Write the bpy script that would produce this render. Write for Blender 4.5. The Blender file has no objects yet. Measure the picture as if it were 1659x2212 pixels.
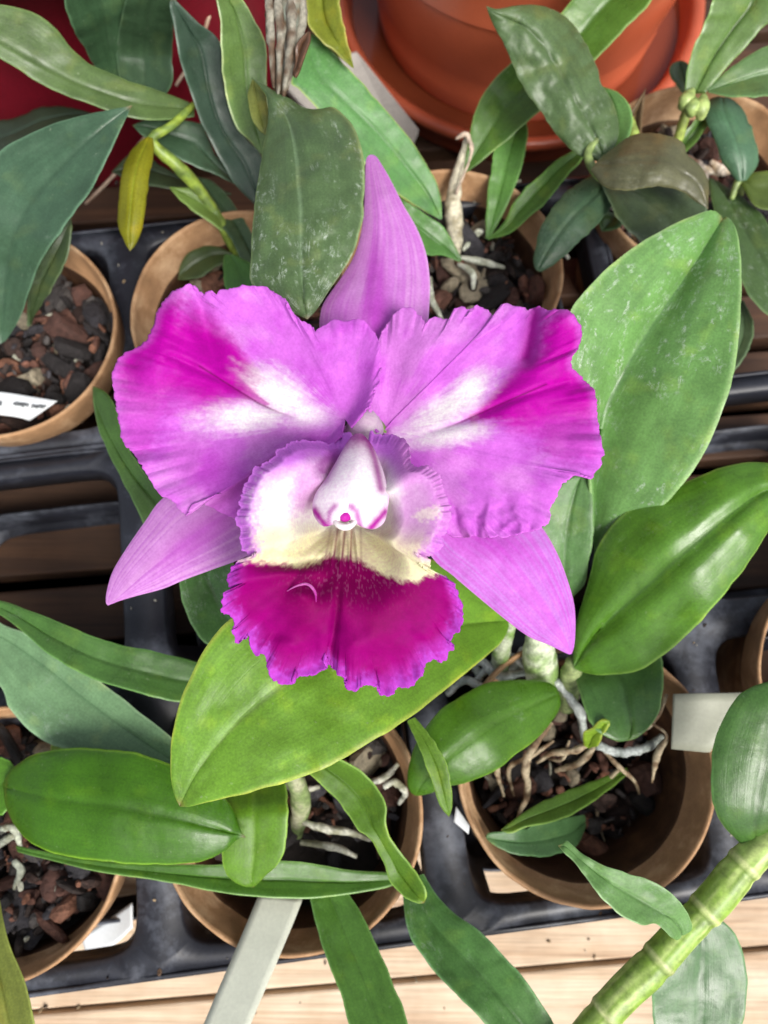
import bpy, math, random
import numpy as np
from mathutils import Vector
R = math.radians
sc = bpy.context.scene
col = sc.collection

# ------------------------------------------------------------------ camera
TH = R(13.4); F = 1660.0; CZ = 36.0
CT, ST = math.cos(TH), math.sin(TH)
cam_d = bpy.data.cameras.new("camera")
cam = bpy.data.objects.new("camera", cam_d); col.objects.link(cam)
cam.location = (0, 0, CZ * .01); cam.rotation_euler = (TH, 0, 0)
cam_d.sensor_fit = 'VERTICAL'; cam_d.sensor_height = 9.8; cam_d.sensor_width = 7.35
cam_d.lens = 9.8 * F / 2212.0
cam_d.clip_start = .01; cam_d.clip_end = 50
cam_d.dof.use_dof = True; cam_d.dof.focus_distance = .195; cam_d.dof.aperture_fstop = 4.0
sc.camera = cam
# ------------------------------------------------------------------ light
w = bpy.data.worlds.new("World"); sc.world = w; w.use_nodes = True
nt = w.node_tree; bg = nt.nodes["Background"]
sky = nt.nodes.new("ShaderNodeTexSky"); sky.sky_type = 'NISHITA'; sky.sun_disc = False
SUN_EL, SUN_AZ = R(52), R(146)          # azimuth measured from +Y, clockwise
sky.sun_elevation = SUN_EL; sky.sun_rotation = SUN_AZ; sky.dust_density = 4.0; sky.air_density = 1.0
sky.ozone_density = .6
hs = nt.nodes.new("ShaderNodeHueSaturation"); hs.inputs['Saturation'].default_value = .45   # hazy, whitish daylight
nt.links.new(sky.outputs[0], hs.inputs['Color']); nt.links.new(hs.outputs[0], bg.inputs[0]); bg.inputs[1].default_value = 0.080
sd = bpy.data.lights.new("sun", 'SUN'); sd.energy = 1.5; sd.angle = R(24); sd.color = (1, .965, .91)
so = bpy.data.objects.new("sun", sd); col.objects.link(so)
dv = Vector((math.sin(SUN_AZ) * math.cos(SUN_EL), math.cos(SUN_AZ) * math.cos(SUN_EL), math.sin(SUN_EL)))
so.rotation_euler = dv.to_track_quat('Z', 'Y').to_euler(); so.location = dv * 3
sc.view_settings.view_transform = 'Standard'; sc.view_settings.look = 'None'
sc.view_settings.exposure = 1.1; sc.view_settings.gamma = 1.0
sc.view_settings.use_curve_mapping = False
sc.cycles.max_bounces = 8; sc.cycles.transmission_bounces = 4; sc.cycles.diffuse_bounces = 4

# ------------------------------------------------------------------ helpers
rng = np.random.RandomState(7); random.seed(7)
def P(px, py, z):
    """a point at height z (cm) on the sight line of photo position px,py -> cm"""
    px = np.asarray(px, float); py = np.asarray(py, float); z = np.asarray(z, float)
    v = (py - 1106) / F; u = (px - 829.5) / F
    t = (CZ - z) / (CT + v * ST)
    return np.stack([u * t, t * (ST - v * CT), z + 0 * t], -1)
def lin(c):
    c = np.asarray(c, float) / 255.0
    return np.where(c <= .04045, c / 12.92, ((c + .055) / 1.055) ** 2.4)
def _h(ix, iy, seed):
    n = (ix * 374761393 + iy * 668265263 + seed * 974634777) & 0xffffffff
    n = ((n ^ (n >> 13)) * 1274126177) & 0xffffffff
    return ((n ^ (n >> 16)) & 0xffff) / 65535.0
def vn(x, y, seed=0):
    x = np.asarray(x, float); y = np.asarray(y, float)
    ix = np.floor(x).astype(np.int64); iy = np.floor(y).astype(np.int64)
    fx = x - ix; fy = y - iy; fx = fx * fx * (3 - 2 * fx); fy = fy * fy * (3 - 2 * fy)
    a = _h(ix, iy, seed); b = _h(ix + 1, iy, seed); c = _h(ix, iy + 1, seed); d = _h(ix + 1, iy + 1, seed)
    return (a * (1 - fx) + b * fx) * (1 - fy) + (c * (1 - fx) + d * fx) * fy
def fbm(x, y, seed=0, o=3):
    s = 0; a = 1; t = 0
    for i in range(o):
        s = s + a * vn(x * 2 ** i, y * 2 ** i, seed + i); t += a; a *= .5
    return s / t
def ss(a, b, x):
    t = np.clip((np.asarray(x, float) - a) / (b - a), 0, 1); return t * t * (3 - 2 * t)
def catmull(pts, n, closed=False):
    p = np.asarray(pts, float)
    if closed: q = np.vstack([p[-1], p, p[0], p[1]])
    else: q = np.vstack([2 * p[0] - p[1], p, 2 * p[-1] - p[-2]])
    out = []
    k = 12
    u = np.linspace(0, 1, k, endpoint=False)[:, None]
    for i in range(1, len(q) - 2):
        a, b, c, d = q[i - 1], q[i], q[i + 1], q[i + 2]
        out.append(.5 * (2 * b + (c - a) * u + (2 * a - 5 * b + 4 * c - d) * u ** 2 + (3 * b - a - 3 * c + d) * u ** 3))
    out.append(q[-2][None])
    o = np.vstack(out)
    L = np.r_[0, np.cumsum(np.hypot(*np.diff(o[:, :2], axis=0).T))]
    s = np.linspace(0, L[-1], n)
    return np.stack([np.interp(s, L, o[:, j]) for j in range(o.shape[1])], -1)
def tag(o, label=None, cat=None, group=None, kind=None):
    if label: o['label'] = label
    if cat: o['category'] = cat
    if group: o['group'] = group
    if kind: o['kind'] = kind
    return o
def thing(name, loc, label, cat, group=None):
    o = bpy.data.objects.new(name, None); col.objects.link(o)
    o.location = [float(c) * .01 for c in loc]; o.empty_display_size = .01
    return tag(o, label, cat, group)
def root_loc(o):
    v = Vector((0, 0, 0))
    while o is not None: v = v + o.location; o = o.parent
    return np.array(v) * 100
def mesh(name, V, faces, mat, parent=None, pig=None, uv=None, smooth=True, own=False):
    """V in world cm; faces = list or (n,4) array"""
    V = np.asarray(V, float)
    loc = np.zeros(3)
    if parent is None and own: loc = np.array([V[:, 0].mean(), V[:, 1].mean(), V[:, 2].min()])
    base = root_loc(parent) if parent is not None else loc
    m = bpy.data.meshes.new(name)
    m.from_pydata(((V - base) * .01).tolist(), [], faces.tolist() if hasattr(faces, 'tolist') else faces)
    m.update()
    if smooth: m.polygons.foreach_set('use_smooth', [True] * len(m.polygons))
    if pig is not None:
        a = m.color_attributes.new('pigment', 'FLOAT_COLOR', 'POINT')
        c = np.ones((len(V), 4)); c[:, :3] = np.clip(pig, 0, 1); a.data.foreach_set('color', c.ravel())
    if uv is not None:
        l = m.uv_layers.new(name='uv'); idx = np.empty(len(m.loops), int); m.loops.foreach_get('vertex_index', idx)
        l.data.foreach_set('uv', np.asarray(uv)[idx].ravel())
    if mat: m.materials.append(mat)
    o = bpy.data.objects.new(name, m); col.objects.link(o)
    if parent is not None: o.parent = parent
    else: o.location = loc * .01
    return o
def grid_faces(n, m, off=0, flip=False, wrap=False):
    i = np.arange(n - 1)[:, None]; jn = m if wrap else m - 1
    j = np.arange(jn)[None, :]; j2 = (j + 1) % m
    a = i * m + j; b = i * m + j2; c = (i + 1) * m + j2; d = (i + 1) * m + j
    f = np.stack([a, b, c, d], -1).reshape(-1, 4) + off
    return f[:, ::-1] if flip else f
def normals(G):
    du = np.gradient(G, axis=0); dw = np.gradient(G, axis=1)
    n = np.cross(du, dw); l = np.linalg.norm(n, axis=-1, keepdims=True); l[l < 1e-9] = 1
    n = n / l
    if n[..., 2].mean() < 0: n = -n
    return n

# ------------------------------------------------------------------ materials
def newmat(name):
    m = bpy.data.materials.new(name); m.use_nodes = True
    t = m.node_tree; b = t.nodes['Principled BSDF']
    return m, t, b
def N(t, typ, **kw):
    n = t.nodes.new(typ)
    for k, v in kw.items():
        if k in n.inputs: n.inputs[k].default_value = v
        else: setattr(n, k, v)
    return n
def noise(t, scale, detail=4, rough=.6, vec=None, dist=0):
    n = N(t, 'ShaderNodeTexNoise', Scale=scale, Detail=detail, Roughness=rough, Distortion=dist)
    if vec: t.links.new(vec, n.inputs['Vector'])
    return n
def ramp(t, src, stops):
    r = t.nodes.new('ShaderNodeValToRGB'); e = r.color_ramp.elements
    while len(e) < len(stops): e.new(.5)
    for i, (p, c) in enumerate(stops): e[i].position = p; e[i].color = (*c, 1) if len(c) == 3 else c
    t.links.new(src, r.inputs[0]); return r
def mix(t, fac, a, b, mode='MIX'):
    m = t.nodes.new('ShaderNodeMix'); m.data_type = 'RGBA'; m.blend_type = mode
    for s, v in ((m.inputs[0], fac), (m.inputs[6], a), (m.inputs[7], b)):
        if hasattr(v, 'is_output'): t.links.new(v, s)
        else: s.default_value = v if not isinstance(v, tuple) or len(v) == 4 else (*v, 1)
    return m.outputs[2]
def bump(t, b, h, strength, dist):
    n = t.nodes.new('ShaderNodeBump'); n.inputs['Strength'].default_value = strength
    n.inputs['Distance'].default_value = dist; t.links.new(h, n.inputs['Height'])
    t.links.new(n.outputs[0], b.inputs['Normal']); return n
def g3(v): return (v, v, v)

def leaf_mat(name, rough, trans, scuff, spec=.5, bscale=420, cov=.56):
    m, t, b = newmat(name)
    at = N(t, 'ShaderNodeVertexColor', layer_name='pigment')
    co = t.nodes.new('ShaderNodeTexCoord')
    n1 = noise(t, 95, 5, .6, co.outputs['Object'])
    r1 = ramp(t, n1.outputs[0], [(.32, g3(.82)), (.5, g3(1.0)), (.72, g3(1.16))])
    c = mix(t, 1.0, at.outputs[0], r1.outputs[0], 'MULTIPLY')
    # fine pores and cell grain
    n2 = noise(t, 1500, 2, .5, co.outputs['Object'])
    r2 = ramp(t, n2.outputs[0], [(.35, g3(.82)), (.7, g3(1.2))])
    c = mix(t, .7, c, r2.outputs[0], 'MULTIPLY')
    uvn = t.nodes.new('ShaderNodeUVMap'); uvn.uv_map = 'uv'
    mpv = t.nodes.new('ShaderNodeMapping'); mpv.inputs['Scale'].default_value = (75, 2.2, 1); t.links.new(uvn.outputs[0], mpv.inputs[0])
    nv = noise(t, 1.0, 3, .6, mpv.outputs[0], .25)
    c = mix(t, .45, c, ramp(t, nv.outputs[0], [(.3, (.84, .86, .8)), (.52, g3(1)), (.75, (1.2, 1.14, 1.1))]).outputs[0], 'MULTIPLY')
    ns_ = noise(t, 620, 2, .5, co.outputs['Object'])          # pale pin-point specks
    c = mix(t, ramp(t, ns_.outputs[0], [(.70, g3(0)), (.80, g3(.28))]).outputs[0], c, (.42, .50, .34))
    cs = c
    if scuff > 0:   # dried water marks and snail scratches
        mps = t.nodes.new('ShaderNodeMapping'); mps.inputs['Scale'].default_value = (8, 5, 1); t.links.new(uvn.outputs[0], mps.inputs[0])
        nd = noise(t, 1.0, 7, .75, mps.outputs[0], .9)
        rl = ramp(t, nd.outputs[0], [(.485, g3(0)), (.5, g3(1)), (.515, g3(0))])
        nk = noise(t, 330, 3, .6, co.outputs['Object'])
        rl = ramp(t, mix(t, 1.0, rl.outputs[0], ramp(t, nk.outputs[0], [(.48, g3(0)), (.60, g3(1))]).outputs[0], 'MULTIPLY'), [(.0, g3(0)), (1, g3(1))])
        nm = noise(t, 42, 2, .5, co.outputs['Object'])
        rm = ramp(t, nm.outputs[0], [(cov, g3(0)), (cov + .12, g3(1))])
        f = mix(t, 1.0, rl.outputs[0], rm.outputs[0], 'MULTIPLY')
        nb = noise(t, 260, 4, .7, co.outputs['Object'])
        rb = ramp(t, nb.outputs[0], [(.62, g3(0)), (.78, g3(.7))])
        f2 = mix(t, 1.0, rb.outputs[0], rm.outputs[0], 'MULTIPLY')
        fa = mix(t, 1.0, f, f2, 'ADD')
        fs = mix(t, 1.0, fa, g3(scuff), 'MULTIPLY')
        cs = mix(t, fs, c, (.62, .70, .60))
    t.links.new(cs, b.inputs['Base Color'])
    rr = ramp(t, n1.outputs[0], [(.3, g3(max(rough - .07, .1))), (.7, g3(rough + .12))])
    t.links.new(rr.outputs[0], b.inputs['Roughness'])
    b.inputs['Specular IOR Level'].default_value = spec
    nbp = noise(t, bscale, 4, .6, co.outputs['Object'])
    hb = mix(t, .35, nbp.outputs[0], nv.outputs[0])
    bump(t, b, hb, .28, .0006)
    tr = t.nodes.new('ShaderNodeBsdfTranslucent')
    tc = mix(t, 1.0, c, (1.9, 1.5, .35), 'MULTIPLY')
    t.links.new(tc, tr.inputs[0])
    ms = t.nodes.new('ShaderNodeMixShader'); ms.inputs[0].default_value = trans
    t.links.new(b.outputs[0], ms.inputs[1]); t.links.new(tr.outputs[0], ms.inputs[2])
    t.links.new(ms.outputs[0], t.nodes['Material Output'].inputs[0])
    return m
M_leaf = leaf_mat('leaf_waxy', .30, .25, .3, .6)
M_scuf = leaf_mat('leaf_scuffed', .38, .22, .6, .55, cov=.49)
M_scuf2 = leaf_mat('leaf_scratched', .36, .18, 1.0, .6, cov=.40)
M_dull = leaf_mat('leaf_dull', .36, .16, .25, .6)
M_new = leaf_mat('leaf_young', .38, .30, 0, .5)

def petal_mat(name, rough, trans, grain=1.0, sheen=.06, bs_=.3, spec=.13):
    m, t, b = newmat(name)
    at = N(t, 'ShaderNodeVertexColor', layer_name='pigment')
    uv = t.nodes.new('ShaderNodeUVMap'); uv.uv_map = 'uv'
    mp = t.nodes.new('ShaderNodeMapping'); mp.inputs['Scale'].default_value = (150, 16, 1)
    t.links.new(uv.outputs[0], mp.inputs[0])
    nv = noise(t, 1.0, 3, .65, mp.outputs[0], .6)
    co = t.nodes.new('ShaderNodeTexCoord')
    n2 = noise(t, 1300, 3, .6, co.outputs['Object'])
    n3 = noise(t, 260, 4, .6, co.outputs['Object'])
    c = mix(t, .32 * grain, at.outputs[0], ramp(t, nv.outputs[0], [(.25, (.78, .66, .80)), (.5, g3(1)), (.8, (1.12, 1.28, 1.1))]).outputs[0], 'MULTIPLY')
    c = mix(t, .6, c, ramp(t, n2.outputs[0], [(.3, (.86, .74, .86)), (.72, (1.1, 1.24, 1.1))]).outputs[0], 'MULTIPLY')
    c = mix(t, .5, c, ramp(t, n3.outputs[0], [(.3, (.88, .80, .88)), (.7, (1.1, 1.16, 1.1))]).outputs[0], 'MULTIPLY')
    t.links.new(c, b.inputs['Base Color'])
    b.inputs['Roughness'].default_value = rough; b.inputs['Specular IOR Level'].default_value = spec
    b.inputs['Sheen Weight'].default_value = sheen; b.inputs['Sheen Roughness'].default_value = .4
    h = mix(t, .75, nv.outputs[0], n2.outputs[0])
    bump(t, b, h, bs_, .00022)
    tr = t.nodes.new('ShaderNodeBsdfTranslucent'); t.links.new(c, tr.inputs[0])
    ms = t.nodes.new('ShaderNodeMixShader'); ms.inputs[0].default_value = trans
    t.links.new(b.outputs[0], ms.inputs[1]); t.links.new(tr.outputs[0], ms.inputs[2])
    t.links.new(ms.outputs[0], t.nodes['Material Output'].inputs[0])
    return m
M_petal = petal_mat('petal', .55, .28)
M_lip = petal_mat('lip_flesh', .6, .24, .25, 0.0, .15, .07)
M_sepal = petal_mat('sepal_flesh', .5, .32, .16, .06, .10)

def plain(name, c, rough, spec=.5, var=.25, scale=300, bs=.2, bd=.0004, fine=1600, finev=.25, c2=None, c2th=(.5, .7)):
    m, t, b = newmat(name)
    co = t.nodes.new('ShaderNodeTexCoord')
    n1 = noise(t, scale, 5, .6, co.outputs['Object']); n2 = noise(t, fine, 2, .6, co.outputs['Object'])
    k = mix(t, 1.0, (*c, 1), ramp(t, n1.outputs[0], [(.3, g3(1 - var)), (.7, g3(1 + var))]).outputs[0], 'MULTIPLY')
    k = mix(t, 1.0, k, ramp(t, n2.outputs[0], [(.3, g3(1 - finev)), (.7, g3(1 + finev))]).outputs[0], 'MULTIPLY')
    if c2 is not None:
        n4 = noise(t, scale * .5, 6, .7, co.outputs['Object'])
        k = mix(t, ramp(t, n4.outputs[0], [(c2th[0], g3(0)), (c2th[1], g3(1))]).outputs[0], k, (*c2, 1))
    t.links.new(k, b.inputs['Base Color']); b.inputs['Roughness'].default_value = rough
    b.inputs['Specular IOR Level'].default_value = spec
    bump(t, b, n1.outputs[0], bs, bd)
    return m
def pig_mat(name, rough, bs=.6, bd=.0008, scale=500):
    m, t, b = newmat(name)
    at = N(t, 'ShaderNodeVertexColor', layer_name='pigment')
    co = t.nodes.new('ShaderNodeTexCoord')
    n1 = noise(t, scale, 5, .65, co.outputs['Object'])
    k = mix(t, 1.0, at.outputs[0], ramp(t, n1.outputs[0], [(.3, g3(.55)), (.7, g3(1.4))]).outputs[0], 'MULTIPLY')
    t.links.new(k, b.inputs['Base Color']); b.inputs['Roughness'].default_value = rough
    bump(t, b, n1.outputs[0], bs, bd); return m
M_bark = pig_mat('bark', .8, .9, .0015, 420)
M_root = pig_mat('root_skin', .75, .5, .0006, 700)
M_stem = pig_mat('stem_skin', .42, .3, .0004, 300)
M_pot = plain('pot_plastic', tuple(lin((168, 130, 94))), .6, .3, .28, 90, .15, .0003, 2200, .12, c2=tuple(lin((206, 176, 140))), c2th=(.48, .72))
M_poti = plain('pot_inside_shaded', tuple(lin((74, 50, 34))), .65, .3, .35, 90, .3, .0005, 1800, .2, c2=tuple(lin((112, 80, 54))), c2th=(.5, .75))
M_tray = plain('tray_plastic', tuple(lin((36, 38, 46))), .42, .5, .35, 60, .25, .0006, 900, .18, c2=tuple(lin((118, 124, 136))), c2th=(.5, .85))
M_label = plain('label_plastic', tuple(lin((208, 211, 194))), .45, .5, .08, 60, .1, .0002, 900, .05)
M_labelg = plain('label_plastic_grey', tuple(lin((158, 160, 142))), .5, .5, .16, 60, .1, .0002, 900, .05)
M_labelw = plain('label_plastic_white', tuple(lin((225, 230, 232))), .4, .5, .05, 60, .1, .0002, 900, .04)
M_ink = plain('ink', (.03, .035, .04), .6)
M_terra = plain('terracotta_plastic', tuple(lin((216, 112, 76))), .22, .5, .10, 20, .08, .0004, 1500, .05)
M_burg = plain('burgundy_plastic', tuple(lin((120, 16, 34))), .5, .4, .14, 60, .15, .0005, 900, .12)
M_slab = plain('grey_slab', tuple(lin((168, 164, 158))), .7, .4, .12, 60, .2, .0006, 900, .12)
M_water = plain('water', (.16, .035, .014), .05, .5, .1, 20, .02, .0001)

def wood_mat(name='wood', pal=((168, 134, 104), (214, 190, 162), (232, 214, 190))):
    m, t, b = newmat(name)
    co = t.nodes.new('ShaderNodeTexCoord')
    mp = t.nodes.new('ShaderNodeMapping'); mp.inputs['Scale'].default_value = (4, 90, 40)
    t.links.new(co.outputs['Object'], mp.inputs[0])
    n1 = noise(t, 1.0, 6, .65, mp.outputs[0], .8)
    n2 = noise(t, 28, 4, .6, co.outputs['Object'])
    mp2 = t.nodes.new('ShaderNodeMapping'); mp2.inputs['Scale'].default_value = (22, 900, 300)
    t.links.new(co.outputs['Object'], mp2.inputs[0]); n3 = noise(t, 1.0, 3, .6, mp2.outputs[0])
    k = ramp(t, n1.outputs[0], [(.25, tuple(lin(pal[0]))), (.5, tuple(lin(pal[1]))), (.75, tuple(lin(pal[2])))]).outputs[0]
    k = mix(t, .7, k, ramp(t, n2.outputs[0], [(.3, (.72, .62, .52)), (.6, g3(1)), (.8, (1.1, 1.0, .92))]).outputs[0], 'MULTIPLY')
    k = mix(t, ramp(t, noise(t, 9, 5, .7, co.outputs['Object']).outputs[0], [(.5, g3(0)), (.68, g3(.5))]).outputs[0], k, (*[q_ * .8 for q_ in lin(pal[0])], 1))
    k = mix(t, .8, k, ramp(t, n3.outputs[0], [(.3, g3(.72)), (.6, g3(1.08))]).outputs[0], 'MULTIPLY')
    t.links.new(k, b.inputs['Base Color']); b.inputs['Roughness'].default_value = .7
    bump(t, b, n3.outputs[0], .4, .0006); return m
M_wood = wood_mat(); M_woodd = wood_mat('wood_shaded', ((44, 29, 20), (74, 50, 33), (100, 70, 47)))  # dark copy: shade painted into the planks under and behind the tray

# ------------------------------------------------------------------ shape builders
def leaf(parent, Lp, Rp, zs, c, cup=.25, mid=None, th=.16, mat=None, n=72, m=27, tilt=0, wr=.03, groove=.05,
         name='leaf', edge=None, seed=None, rib=None, label=None, pigf=None, curl=0, p=1.5, gw=.09):
    seed = seed if seed is not None else rng.randint(9999)
    Lc = catmull(Lp, n); Rc = catmull(Rp, n)
    Mc = catmull(mid, n) if mid is not None else (Lc + Rc) / 2
    if mat not in (M_petal, M_lip, M_sepal):      # slightly uneven margins
        ee = (np.sin(np.linspace(0, math.pi, n)) ** .5)[:, None]
        for E_, sd2 in ((Lc, 1), (Rc, 2)):
            ar = np.arange(n) * 1.0; E_ += ee * np.stack([fbm(ar / 5., ar * 0, seed + sd2, 2) - .5, fbm(ar / 5., ar * 0, seed + sd2 + 50, 2) - .5], -1) * 5.0
    tt = np.linspace(0, 1, n)
    # keep the midrib between the two edges at both ends
    s = np.sin(np.linspace(-math.pi / 2, math.pi / 2, m)) * .75 + np.linspace(-1, 1, m) * .25
    S = s[None, :, None]
    px = np.where(S < 0, Mc[:, None] + (Lc - Mc)[:, None] * -S, Mc[:, None] + (Rc - Mc)[:, None] * S)
    wd = np.hypot(*(Lc - Rc).T); wf = (wd / wd.max())[:, None]
    zt = np.interp(tt, np.linspace(0, 1, len(zs)), zs)
    k = np.ones(9) / 9; zt = np.convolve(np.pad(zt, 4, mode='edge'), k, 'valid')
    Z = zt[:, None] + cup * np.abs(s[None]) ** p * wf + tilt * s[None] * wf - groove * np.exp(-(s[None] / gw) ** 2) * np.minimum(wf * 2, 1)
    Z = Z + curl * ss(.6, 1, np.abs(s[None])) * wf
    X, Y = px[..., 0], px[..., 1]
    Z = Z + wr * 4 * (fbm(X / 95., Y / 95., seed) - .5) + wr * (fbm(X / 30., Y / 30., seed + 5) - .5)
    G = P(X, Y, Z)
    nr = normals(G)
    h = th / 2 * np.sqrt(np.clip(1 - np.abs(s[None]) ** 5, 0, 1)) * np.clip(np.minimum(wf * 3, 1), .0, 1)
    h[:, 0] = 0; h[:, -1] = 0
    top = G + nr * h[..., None]; bot = G - nr * h[..., None]
    V = np.vstack([top.reshape(-1, 3), bot.reshape(-1, 3)])
    f = np.vstack([grid_faces(n, m), grid_faces(n, m, n * m, True)])
    # pigment
    if pigf is not None: pg = pigf(X, Y, tt[:, None] + 0 * X, s[None] + 0 * X)
    else:
        base = lin(c) * np.array([1.0, .97, .80])
        v = fbm(X / 60., Y / 60., seed + 2)
        vein = fbm(np.abs(s[None]) * 16 + 0 * X, tt[:, None] * 3 + 0 * X, seed + 3, 2)
        pg = base[None, None] * (.86 + .22 * v + .14 * (vein - .5) * 2)[..., None]
        # paler thin margin and slightly different midrib
        e = lin(edge) * 1.15 if edge is not None else np.minimum(base * 2.0 + .03, .6)
        fe = ss(.93, .99, np.abs(s[None]) + 0 * X) * ss(.08, .3, wf + 0 * X)
        pg = pg * (1 - fe[..., None] * .75) + e * fe[..., None] * .75
        rb = lin(rib) if rib is not None else base * .72
        fr = np.exp(-(s[None] / .035) ** 2) * np.ones_like(X) * .6
        pg = pg * (1 - fr[..., None]) + rb * fr[..., None]
        ftip = ss(.975, 1.0, tt[:, None] + .02 * (v - .5)) * .7           # dry brown tip
        pg = pg * (1 - ftip[..., None]) + lin((128, 104, 60)) * ftip[..., None]
        bl_ = ss(.62, .8, fbm(X / 38., Y / 38., seed + 11, 3))            # faint yellowed blotches
        pg = pg * (1 + bl_[..., None] * np.array([.35, .18, .05]))
    pg2 = np.vstack([pg.reshape(-1, 3), pg.reshape(-1, 3) * 1.0])
    uvv = np.stack([(s[None] * .5 + .5) * np.ones((n, 1)), tt[:, None] * np.ones((1, m))], -1).reshape(-1, 2)
    o = mesh(name, V, f, mat or M_leaf, parent, pg2, np.vstack([uvv, uvv]))
    if label: o['label'] = label
    return o

def tube_v(pts, radii, seg=12, seed=0, bumpy=0.0, n=None, cap=True):
    """pts: world cm"""
    pts = np.asarray(pts, float); n = n or max(8, len(pts) * 6)
    q = np.column_stack([pts, np.interp(np.linspace(0, 1, len(pts)), np.linspace(0, 1, len(radii)), radii)])
    # arc-length spline in 3d
    q2 = np.vstack([2 * q[0] - q[1], q, 2 * q[-1] - q[-2]]); out = []
    u = np.linspace(0, 1, 10, endpoint=False)[:, None]
    for i in range(1, len(q2) - 2):
        a, b, c, d = q2[i - 1:i + 3]
        out.append(.5 * (2 * b + (c - a) * u + (2 * a - 5 * b + 4 * c - d) * u ** 2 + (3 * b - a - 3 * c + d) * u ** 3))
    out.append(q2[-2][None]); o = np.vstack(out)
    L = np.r_[0, np.cumsum(np.linalg.norm(np.diff(o[:, :3], axis=0), axis=1))]
    s = np.linspace(0, L[-1], n); o = np.stack([np.interp(s, L, o[:, j]) for j in range(4)], -1)
    c = o[:, :3]; r = np.maximum(o[:, 3], .004)
    T = np.gradient(c, axis=0); T /= np.linalg.norm(T, axis=1, keepdims=True) + 1e-9
    up = np.array([.13, .21, 1.0]); A = np.cross(T, up); A /= np.linalg.norm(A, axis=1, keepdims=True) + 1e-9
    B = np.cross(T, A)
    an = np.linspace(0, 2 * math.pi, seg, endpoint=False)
    rr = r[:, None] * (1 + bumpy * (vn(np.arange(n)[:, None] * .7 + 0 * an, an[None] * 1.3 + 0 * r[:, None], seed) - .5) * 2)
    V = c[:, None] + rr[..., None] * (np.cos(an)[None, :, None] * A[:, None] + np.sin(an)[None, :, None] * B[:, None])
    f = grid_faces(n, seg, wrap=True).tolist()
    V = V.reshape(-1, 3).tolist()
    if cap:
        V.append(list(c[0] - T[0] * r[0] * .4)); V.append(list(c[-1] + T[-1] * r[-1] * .4))
        k = len(V)
        for j in range(seg):
            f.append([k - 2, (j + 1) % seg, j]); f.append([k - 1, (n - 1) * seg + j, (n - 1) * seg + (j + 1) % seg])
    return np.array(V), f, n, seg
def merge(parts):
    V = []; Fc = []; C = []; o = 0
    for v, f, c in parts:
        V.append(v); Fc += [[i + o for i in q] for q in f]; o += len(v)
        C.append(np.broadcast_to(c, (len(v), 3)))
    return np.vstack(V), Fc, np.vstack(C)
def tube(parent, name, pxz, radii, c, mat=None, seg=14, bumpy=.1, c2=None, own=False, label=None, n=None):
    pts = np.array([P(x, y, z) for x, y, z in pxz])
    sd_ = rng.randint(9999)
    V, f, nn, sg = tube_v(pts, radii, seg, sd_, bumpy, n)
    k = fbm(V[:, 0] * 3.1 + 9, V[:, 1] * 3.1 + V[:, 2] * 2, sd_, 3)
    a = lin(c); b = lin(c2) if c2 is not None else a * .6
    pg = a * (1 - ss(.4, .7, k))[:, None] + b * ss(.4, .7, k)[:, None]
    o = mesh(name, V, f, mat or M_root, parent, pg, own=own)
    if label: o['label'] = label
    return o
def lathe(prof, cx, cy, seg=96, jitter=0):
    prof = np.asarray(prof, float); an = np.linspace(0, 2 * math.pi, seg, endpoint=False)
    r = prof[:, 0][:, None]; z = prof[:, 1][:, None]
    rr = r * (1 + jitter * (vn(an[None] * 2 + 3, 0 * an[None], 3) - .5))
    V = np.stack([cx + rr * np.cos(an), cy + rr * np.sin(an), z + 0 * an], -1).reshape(-1, 3)
    return V, grid_faces(len(prof), seg, wrap=True)
def box_v(x0, x1, y0, y1, z0, z1):
    V = [(x, y, z) for z in (z0, z1) for y in (y0, y1) for x in (x0, x1)]
    f = [[0, 2, 3, 1], [4, 5, 7, 6], [0, 1, 5, 4], [2, 6, 7, 3], [0, 4, 6, 2], [1, 3, 7, 5]]
    return np.array(V, float), f
def bevel(o, wdt, seg=2):
    b = o.modifiers.new('bevel', 'BEVEL'); b.width = wdt * .01; b.segments = seg; b.limit_method = 'ANGLE'
def rotz(V, a, c=(0, 0)):
    V = np.asarray(V, float).copy(); x = V[:, 0] - c[0]; y = V[:, 1] - c[1]
    V[:, 0] = c[0] + x * math.cos(a) - y * math.sin(a); V[:, 1] = c[1] + x * math.sin(a) + y * math.cos(a); return V

# ------------------------------------------------------------------ setting: bench, tray
AR = R(7.0); E0 = np.array([-3.17, -3.97]); PX, PY = 10.25, 9.6
ex = np.array([math.cos(AR), math.sin(AR)]); ey = np.array([-math.sin(AR), math.cos(AR)])
def cell(i, j): return E0 + ex * PX * i + ey * PY * j

bench = thing('wooden_bench', (0, 5, -1.6), 'pale weathered wooden bench of wide planks under the black tray', 'bench')
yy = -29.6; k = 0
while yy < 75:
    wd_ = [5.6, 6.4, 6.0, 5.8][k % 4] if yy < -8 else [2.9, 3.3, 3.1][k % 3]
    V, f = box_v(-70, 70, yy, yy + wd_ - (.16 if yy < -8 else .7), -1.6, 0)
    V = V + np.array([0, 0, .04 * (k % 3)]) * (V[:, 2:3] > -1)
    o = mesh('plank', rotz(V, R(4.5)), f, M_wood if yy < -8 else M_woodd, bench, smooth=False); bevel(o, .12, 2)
    yy += wd_; k += 1

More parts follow.
